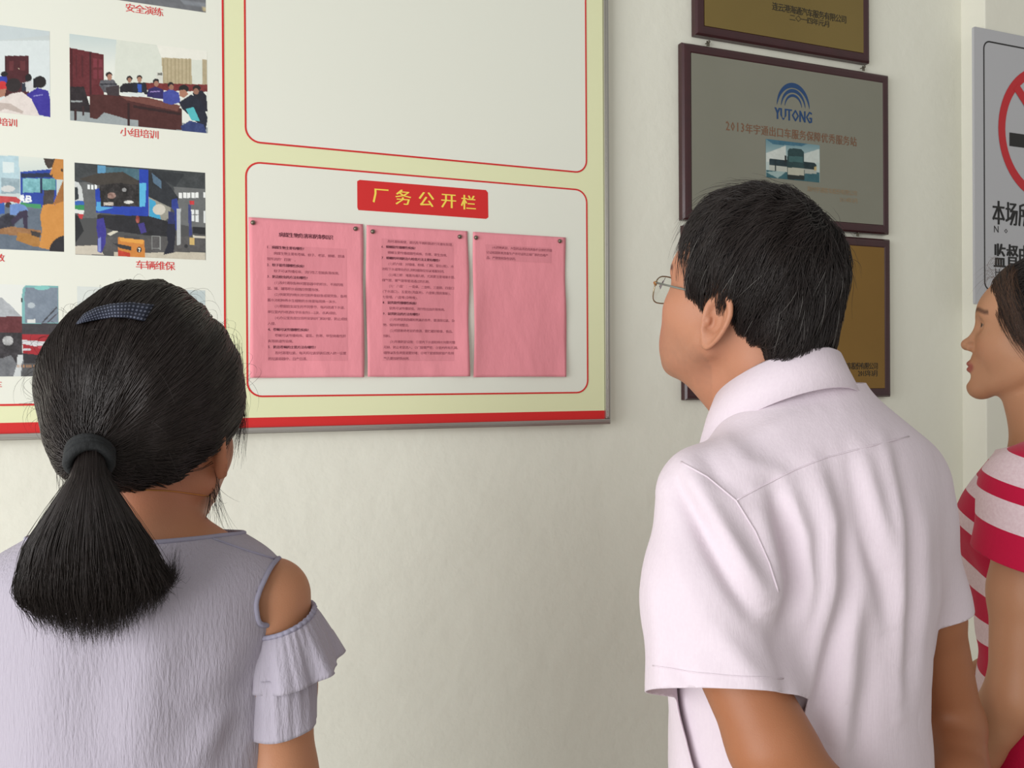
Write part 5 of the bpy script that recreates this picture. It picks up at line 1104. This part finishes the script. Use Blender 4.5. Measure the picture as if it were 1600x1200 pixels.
# ponytail
def tail(a, b, e, fl):
    """a across (-1..1), b depth (-1..1), e end length jitter, fl flick"""
    q = math.sqrt(max(0, 1-a*a)); P = []
    ys = [700, 742, 800, 865, 930, 985-38*a*a+e*16]; cx = [142, 140, 138, 137, 140, 146]; hwid = [24, 30, 64, 95, 103, 88]
    cols = [-.112, -.128, -.133, -.132, -.128, -.122]; th = [.014, .017, .021, .023, .022, .017]
    for i in range(6):
        x = cx[i]+a*hwid[i]+(fl*(0, 0, 2, 6, 24, 44)[i]); y = ys[i]-fl*(0, 0, 2, 8, 28, 72)[i]; P.append(fw.L(x, y, cols[i]+b*q*th[i]))
    return np.array(P)
def smoothp(P, k):
    u = np.linspace(0, len(P)-1, k); i = np.minimum(u.astype(int), len(P)-2); f = (u-i)[:, None]; Pm = np.concatenate([[2*P[0]-P[1]], P, [2*P[-1]-P[-2]]]); a, b, c, d = Pm[i], Pm[i+1], Pm[i+2], Pm[i+3]
    return .5*((2*b)+(c-a)*f+(2*a-5*b+4*c-d)*f*f+(3*b-3*c+d-a)*f**3)
V = []; nA = 28
for k in range(nA):
    a = 2*math.pi*k/nA; V.append(smoothp(tail(.60*math.cos(a), .45*math.sin(a), -1.8, 0), 20))
V = np.stack(V, 1).reshape(-1, 3); F = np.array([(i*nA+k, i*nA+(k+1) % nA, (i+1)*nA+(k+1) % nA, (i+1)*nA+k) for i in range(19) for k in range(nA)])
to_quads_link('ponytail', V, F, fw, w1, M['hairc'], 0)
pp = []
for i in range(4600):
    a = math.sin(r_.uniform(-math.pi/2, math.pi/2))*1.03; b = math.copysign(r_.random()**.35, r_.uniform(-1, .35)); fl = (max(0, a-.45)*1.6*r_.random()**.6) if a > .45 else 0
    P = tail(a, b*1.05, r_.normal()*.8, fl); P[3:] += r_.normal(size=(3, 3))*np.array([.0035, .002, .003])*np.array([[.4], [.8], [1.2]]); pp.append(smoothp(P, 15))
fstr('ponytail_strands', np.array(pp), fw, .00040, M['hair'], w1, taper=.15)
pp = []
for i in range(150):
    a = r_.uniform(-1.1, 1.1); P = tail(a, r_.uniform(-1.4, .4), r_.normal()*1.3, max(0, a)*r_.random()); P[2:] += r_.normal(size=(1, 3))*np.array([.010, .006, .004])*np.linspace(.3, 1.4, 4)[:, None]; pp.append(smoothp(P, 14))
fstr('stray_ponytail_strands', np.array(pp), fw, .00018, M['hair'], w1)
# hair tie, three twisted loops
ax = (fw.L(138, 742, -.130)-T0_); ax /= np.linalg.norm(ax); e1 = np.cross(ax, [0, 1, 0]); e1 /= np.linalg.norm(e1); e2 = np.cross(ax, e1)
for j in range(3):
    P = [T0_+np.array([0, -.010, 0])+ax*(.004+j*.0065)+(e1*math.cos(t)*.0165+e2*math.sin(t)*.015)+ax*.0022*math.sin(t*2+j) for t in np.linspace(0, 2*math.pi, 36, endpoint=False)]
    MB().tube([tuple(fw.W([p])[0]) for p in P], .0044, 8, True).build('hair_tie', M['tie'], w1, True)
# clip: padded dotted bow-shaped barrette lying across the crown
def dots():
    m = mat('navy_dotted_cloth', (32, 34, 46), 0.8, spec=.2); nt = m.node_tree; N = nt.nodes; L = nt.links; a = N.new('ShaderNodeAttribute'); a.attribute_name = 'Dot'; v = N.new('ShaderNodeTexVoronoi'); v.inputs['Scale'].default_value = 1; v.inputs['Randomness'].default_value = 0
    L.new(a.outputs['Vector'], v.inputs['Vector']); r = N.new('ShaderNodeMapRange'); r.inputs[1].default_value = .34; r.inputs[2].default_value = .18; L.new(v.outputs['Distance'], r.inputs[0]); mx = N.new('ShaderNodeMix'); mx.data_type = 'RGBA'; L.new(r.outputs[0], mx.inputs[0])
    mx.inputs[6].default_value = (*lin((32, 35, 48)), 1); mx.inputs[7].default_value = (*lin((96, 100, 116)), 1); L.new(mx.outputs[2], N['Principled BSDF'].inputs['Base Color']); return m
M['dots'] = dots(); nU, nV = 40, 10; V = []; UV = []
top_e = [(120, 503), (131, 490), (150, 480), (175, 474), (205, 472), (241, 476)]; bot_e = [(118, 507), (137, 503), (158, 499), (178, 496), (200, 497), (226, 502)]
for side in (0, 1):
    for i in range(nU):
        u = i/(nU-1)*5; te = [np.interp(u, range(6), [p[k] for p in top_e]) for k in (0, 1)]; be = [np.interp(u, range(6), [p[k] for p in bot_e]) for k in (0, 1)]
        for j in range(nV):
            v = j/(nV-1); x = te[0]*(1-v)+be[0]*v; y = te[1]*(1-v)+be[1]*v; t = -.15
            for _ in range(30):   # march along the sight line to the hair
                p = fw.L(x, y, t); dd = float(w1_scalp(p[None])[0]); t += max(dd*.7, .0004) if dd > .0060 else 0
                if t > .06: break
            t = min(t, .005); p = fw.L(x, y, t-.0015-(.004*math.sin(v*math.pi)**.5*math.sin(min(1, i/4, (nU-1-i)/2)*math.pi/2) if side == 0 else -.0025)); V.append(p); UV.append((i*.62, j*.5, 0))
idx = lambda s, i, j: s*nU*nV+i*nV+j; F = []
for i in range(nU-1):
    for j in range(nV-1): F += [(idx(0, i, j), idx(0, i, j+1), idx(0, i+1, j+1), idx(0, i+1, j)), (idx(1, i, j), idx(1, i+1, j), idx(1, i+1, j+1), idx(1, i, j+1))]
for i in range(nU-1): F += [(idx(0, i, 0), idx(0, i+1, 0), idx(1, i+1, 0), idx(1, i, 0)), (idx(0, i, nV-1), idx(1, i, nV-1), idx(1, i+1, nV-1), idx(0, i+1, nV-1))]
for j in range(nV-1): F += [(idx(0, 0, j), idx(1, 0, j), idx(1, 0, j+1), idx(0, 0, j+1)), (idx(0, nU-1, j), idx(0, nU-1, j+1), idx(1, nU-1, j+1), idx(1, nU-1, j))]
o = mesh('hair_clip', fw.W(np.array(V)), np.array(F), M['dots'], w1, smooth=True, attrs={'Dot': np.array(UV)})
# necklace
P = []
for k in range(48):
    a = 2*math.pi*k/48; D_ = np.array([math.cos(a), math.sin(a), 0]); c_ = bw.fr([(.003, 0, 1.352)])[0]-np.array([0, 0, .018*math.sin(a+.2)]); f_ = lambda X: np.minimum(w1_body(X), 9); P.append(tuple(fw.W([c_+D_*(radial(f_, c_, D_[None], .12)[0]+.0006)])[0]))
MB().tube(P, .0007, 6, True).build('necklace', M['goldchain'], w1, True)
legs_and_shoes(w1, fw, bw, .84, .165, M['trouser'], M['shoe'])

# ================================================================== the woman in the striped shirt
f3 = Frame(1600, 1.58)
w3 = empty('person', f3.W([(.05, 0, 0)])[0], 'woman in a red and white striped T-shirt in profile at the right edge', 'person')
n3 = f3.L(1503.5, 537, 0); HP3 = dict(nose=.35, nz=.006, mz=.003, lip=(160, 78, 72), cheek=(196, 128, 100), brow=(84, 56, 44), flare=.3)
h3 = Axes((n3[0]+.1075, .012, n3[2]+.0005), math.radians(180-5), pitch=math.radians(9), k=.99)
c3 = f3.L(1654, 830, 0); b3 = Axes((c3[0], .0, 0), math.radians(180-14))
T3 = [(.80, .165, .12, 0), (.92, .152, .11, 0), (1.05, .138, .100, .0), (1.12, .137, .103, .002), (1.19, .142, .115, .010), (1.25, .150, .125, .018), (1.31, .152, .105, .008), (1.345, .138, .08, 0), (1.375, .092, .066, 0), (1.405, .056, .054, .005), (1.44, .045, .048, .012)]
S3L = b3.fr([(.0, .150, 1.312)])[0]; S3R = b3.fr([(.0, -.150, 1.312)])[0]; E3L = f3.L(1590, 1085, -.17); W3L = f3.L(1400, 1300, -.07); E3R = b3.fr([(.02, -.20, 1.04)])[0]; W3R = b3.fr([(.22, -.03, .90)])[0]
def w3_body(P):
    d = loft(b3.to(P), T3, -.010); H = h3.to(P)
    nk = cone(P, h3.fr([(-.015, 0, -.02)])[0], b3.fr([(0, 0, 1.34)])[0], .047, .054); nk = smin(nk, cone(P, h3.fr([(.028, 0, -.068)])[0], b3.fr([(.018, 0, 1.36)])[0], .022, .03), .03); d = smin(d, nk, .02)
    hd = np.full(len(P), 1.0); m = np.abs(H).max(1) < .24; hd[m] = d_head(H[m], HP3)*.99; hd[~m] = np.maximum(np.linalg.norm(H[~m], axis=1)-.13, .05); d = smin(d, hd, .012)
    for S_, E_, W_, th in ((S3L, E3L, W3L, -1), (S3R, E3R, W3R, 1)):
        d = smin(d, chain(P, [S_, (S_+E_)/2, E_, E_*.65+W_*.35, W_], [.044, .043, .036, .037, .023], .02), .02)
        d = smin(d, d_hand(P, W_+(W_-E_)/np.linalg.norm(W_-E_)*.01, (W_-E_), b3.B[:, 1]*th, .9, th), .008)
    return smin(d, d_legs(P, b3, .86, .16), .03)
ho = h3.o
V, F = surfnet(w3_body, axis_grid(-.24, .36, [(ho[0]-.13, ho[0]+.02, .0022), (ho[0]+.02, ho[0]+.11, .004)], .0065), axis_grid(-.27, .26, [(ho[1]-.09, ho[1]+.03, .0026)], .0065), axis_grid(-.01, 1.70, [(ho[2]-.13, ho[2]+.09, .0022), (ho[2]+.09, ho[2]+.15, .004), (.9, ho[2]-.13, .006)], .012))
H = h3.to(V); C = head_colour(H, (190, 140, 108), HP3); C = blend_head(C, H, (178, 128, 96)); skin_mesh('body', V, F, f3, w3, C)
# striped T-shirt: torso and sleeves, the stripes are knitted in (along the body and along the arm)
def stripes():
    m = mat('red_white_striped_jersey', (220, 200, 206), 0.9, spec=.1, sheen=.15, bump=[((400, 400, 400), .0003, 'n')]); nt = m.node_tree; N = nt.nodes; L = nt.links
    a = N.new('ShaderNodeAttribute'); a.attribute_name = 'Stripe'; ab = N.new('ShaderNodeMath'); ab.operation = 'GREATER_THAN'; ab.inputs[1].default_value = 0; L.new(a.outputs['Fac'], ab.inputs[0])
    n = N.new('ShaderNodeTexNoise'); n.inputs['Scale'].default_value = 260; mx0 = N.new('ShaderNodeMix'); mx0.data_type = 'RGBA'; tc = N.new('ShaderNodeTexCoord'); L.new(tc.outputs['Object'], n.inputs['Vector']); L.new(n.outputs['Fac'], mx0.inputs[0]); mx0.inputs[6].default_value = (*lin((228, 210, 214)), 1); mx0.inputs[7].default_value = (*lin((206, 176, 184)), 1)
    mx = N.new('ShaderNodeMix'); mx.data_type = 'RGBA'; L.new(ab.outputs[0], mx.inputs[0]); L.new(mx0.outputs[2], mx.inputs[6]); mx.inputs[7].default_value = (*lin((184, 24, 62)), 1); L.new(mx.outputs[2], N['Principled BSDF'].inputs['Base Color']); return m
M['stripe'] = stripes(); M['redcloth'] = mat('red_jersey', (176, 22, 58), .9, spec=.1, bump=[((300, 300, 300), .0004, 'n')])
def tee(P): return loft(b3.to(P), T3, .004)
def g_tee(V):
    Q = b3.to(V); return np.maximum(.88-V[:, 2], V[:, 2]-(1.385-.35*np.clip(Q[:, 0], -.1, .08)))
F3 = [([(1500, 840), (1525, 900), (1545, 980)], -.003, .012), ([(1488, 900), (1505, 950), (1530, 1010)], .003, .012)]
V, F, N = finish_cloth(tee, np.arange(-.22, .30, .005), np.arange(-.20, .20, .005), np.arange(.86, 1.42, .005), g_tee, F3, f3, -.05, .0010)
def band(x, edges):
    """positive inside the red bands, linear near every edge"""
    s_ = np.full(len(x), -1.0)
    for a, b in edges: s_ = np.maximum(s_, np.minimum(x-a, b-x)*100)
    return s_
zt = lambda y: f3.L(1510, y, 0)[2]
sl_ = V[:, 2]+(V[:, 0]-f3.L(1500, 900)[0])*.55*np.clip((V[:, 2]-1.08)/.1, 0, 1)
tb_ = [(zt(858), zt(808)), (zt(944), zt(898)), (zt(1028), zt(982)), (zt(786), zt(752)), (zt(722), zt(690)), (.5, zt(1110))]
to_quads_link('shirt', V, F, f3, w3, M['stripe'], .0016, attrs={'Stripe': band(sl_, tb_)})
for sd in (1, -1):
    S_ = S3L if sd == 1 else S3R; E_ = E3L if sd == 1 else E3R
    top_ = b3.fr([(-.004, .112*sd, 1.335)])[0]; end = S_+(E_-S_)*.33+(np.array([-.004, 0, 0])); ax = (end-S_)/np.linalg.norm(end-S_)
    def slf(P): return chain(P, [top_, S_, end+ax*.03], [.047, .060, .070], .03)
    nrm = (np.array([-.25, .10, -1.0]) if sd == 1 else ax); nrm = nrm/np.linalg.norm(nrm); e0 = end
    V, F = surfnet(slf, np.arange(min(top_[0], end[0])-.13, max(top_[0], end[0])+.13, .005), np.arange(min(top_[1], end[1])-.12, max(top_[1], end[1])+.12, .005), np.arange(end[2]-.14, top_[2]+.09, .005)); pl = (V-e0)@nrm
    V, F = clip(V, F, pl); d_ = -((V-e0)@nrm)
    to_quads_link('sleeve', V, F, f3, w3, M['stripe'], .0016, attrs={'Stripe': band(d_, [(-.01, .043), (.082, .104), (.140, .17)])})
# red skirt
def skirt(P):
    Q = b3.to(P); return loft(Q, [(.42, .26, .22, 0), (.75, .20, .165, 0), (.90, .165, .128, 0), (1.0, .142, .112, 0), (1.03, .140, .108, 0)], .004)
V, F = surfnet(skirt, np.arange(-.27, .40, .009), np.arange(-.30, .30, .009), np.arange(.42, 1.06, .009)); V, F = clip(V, F, np.maximum(.46-V[:, 2], V[:, 2]-1.0))
to_quads_link('skirt', V, F, f3, w3, M['redcloth'], .002)
for sgn in (1, -1):
    def fs(P):
        Q = b3.to(P); d = ell(Q, (.045, sgn*.092, .030), (.125, .042, .042)); return np.maximum(smin(d, ell(Q, (-.02, sgn*.09, .05), (.05, .037, .045)), .02), -Q[:, 2]+.001)
    c = b3.fr([(.04, sgn*.09, .05)])[0]; V, F = surfnet(fs, np.arange(c[0]-.2, c[0]+.2, .01), np.arange(c[1]-.2, c[1]+.2, .01), np.arange(-.012, .13, .01), 1); V[:, 2] = np.maximum(V[:, 2], 0.001); to_quads_link('shoe', V, F, f3, w3, M['shoe'])
# hair: dark bun and crown, lighter brown fringe swept over the temple
def w3_scalp(H):
    d = ell(H, (-.018, 0, .050), (.100, .086, .090)); d = smin(d, ell(H, (-.06, 0, .125), (.060, .048, .036)), .02); return d+.0012*np.sin(H[:, 1]*120+H[:, 2]*60)
L3F = [-.2, -.09, -.06, -.04, -.02, -.005, .01, .02, .03, .045, .062, .074, .2]; L3Z = [-.03, -.035, -.04, -.02, .02, .03, .02, .0, .012, .040, .066, .084, .12]
def w3_line(H): return np.interp(H[:, 0], L3F, L3Z)-H[:, 2]
V, F = surfnet(w3_scalp, np.arange(-.13, .11, .004), np.arange(-.10, .10, .004), np.arange(-.06, .18, .004)); V, F = clip(V, F, w3_line(V)); to_quads_link('hair', h3.fr(V), F, f3, w3, M['hairc'], .004)
def fl3(P): return np.array([-.75, 0, .25])-P*2.0
setp(hair_obj('hair_strands', grow(3800, c0, w3_scalp, w3_line, fl3, 9, .008, .003, 31, spread=.25, endlift=.2), h3, f3, .0004, M['hair'], w3), kind='stuff')
pp = []; r_ = np.random.default_rng(12)
for i in range(1500):
    a0 = r_.uniform(0, 1); l0 = r_.uniform(-.6, 1)
    s0 = np.array([.078-.024*a0+r_.normal()*.003, .060*l0*(.4+.6*a0)+.01, .092+.018*a0+r_.normal()*.003]); side = 1 if s0[1] > 0 else -1
    dr = r_.random()**.8; e_ = np.array([.060-.062*dr+r_.normal()*.003, side*(.060+.018*dr), .050-.060*dr+r_.normal()*.008*(1+dr)]); mid = (s0+e_)/2+np.array([.012, side*.020, .018])*(1+.3*r_.normal())
    P = np.stack([s0*(1-u)**2+2*mid*u*(1-u)+e_*u*u for u in np.linspace(0, 1, 11)]); pp.append(P)
pp = np.array(pp); X = pp.reshape(-1, 3)-c0; X /= np.linalg.norm(X, axis=1)[:, None]; hs = lambda Y: np.minimum(ell(Y, (.004, 0, .020), (.0835, .0775, .1)), ell(Y, (-.014, 0, .050), (.098, .082, .088)))
R_ = radial(hs, c0, X); R_ = R_.reshape(-1, 11)+.0015+.004*r_.random((len(pp), 1)); pp = c0+X.reshape(-1, 11, 3)*R_[..., None]
sel = r_.random(len(pp)) < .62
for q_, n_, m_ in ((sel, 'fringe_strands', M['hair2']), (~sel, 'dark_fringe_strands', M['hair'])): setp(strands(n_, f3.W(h3.fr(pp[q_].reshape(-1, 3))).reshape(-1, 11, 3), .00032, m_, w3), kind='stuff')
pp = []
for i in range(26):
    a = np.array([.074, r_.uniform(-.03, .05), r_.uniform(.085, .12)]); b = a+np.array([r_.uniform(.005, .02), r_.normal()*.01, r_.uniform(.0, .02)]); c_ = b+np.array([r_.uniform(-.01, .03), r_.normal()*.012, r_.uniform(-.05, .0)])
    pp.append([a*(1-u)**2+2*b*u*(1-u)+c_*u*u for u in np.linspace(0, 1, 11)])
pp = np.array(pp); setp(strands('flyaway_strands', f3.W(h3.fr(pp.reshape(-1, 3))).reshape(len(pp), 11, 3), .00016, M['hair2'], w3), kind='stuff')
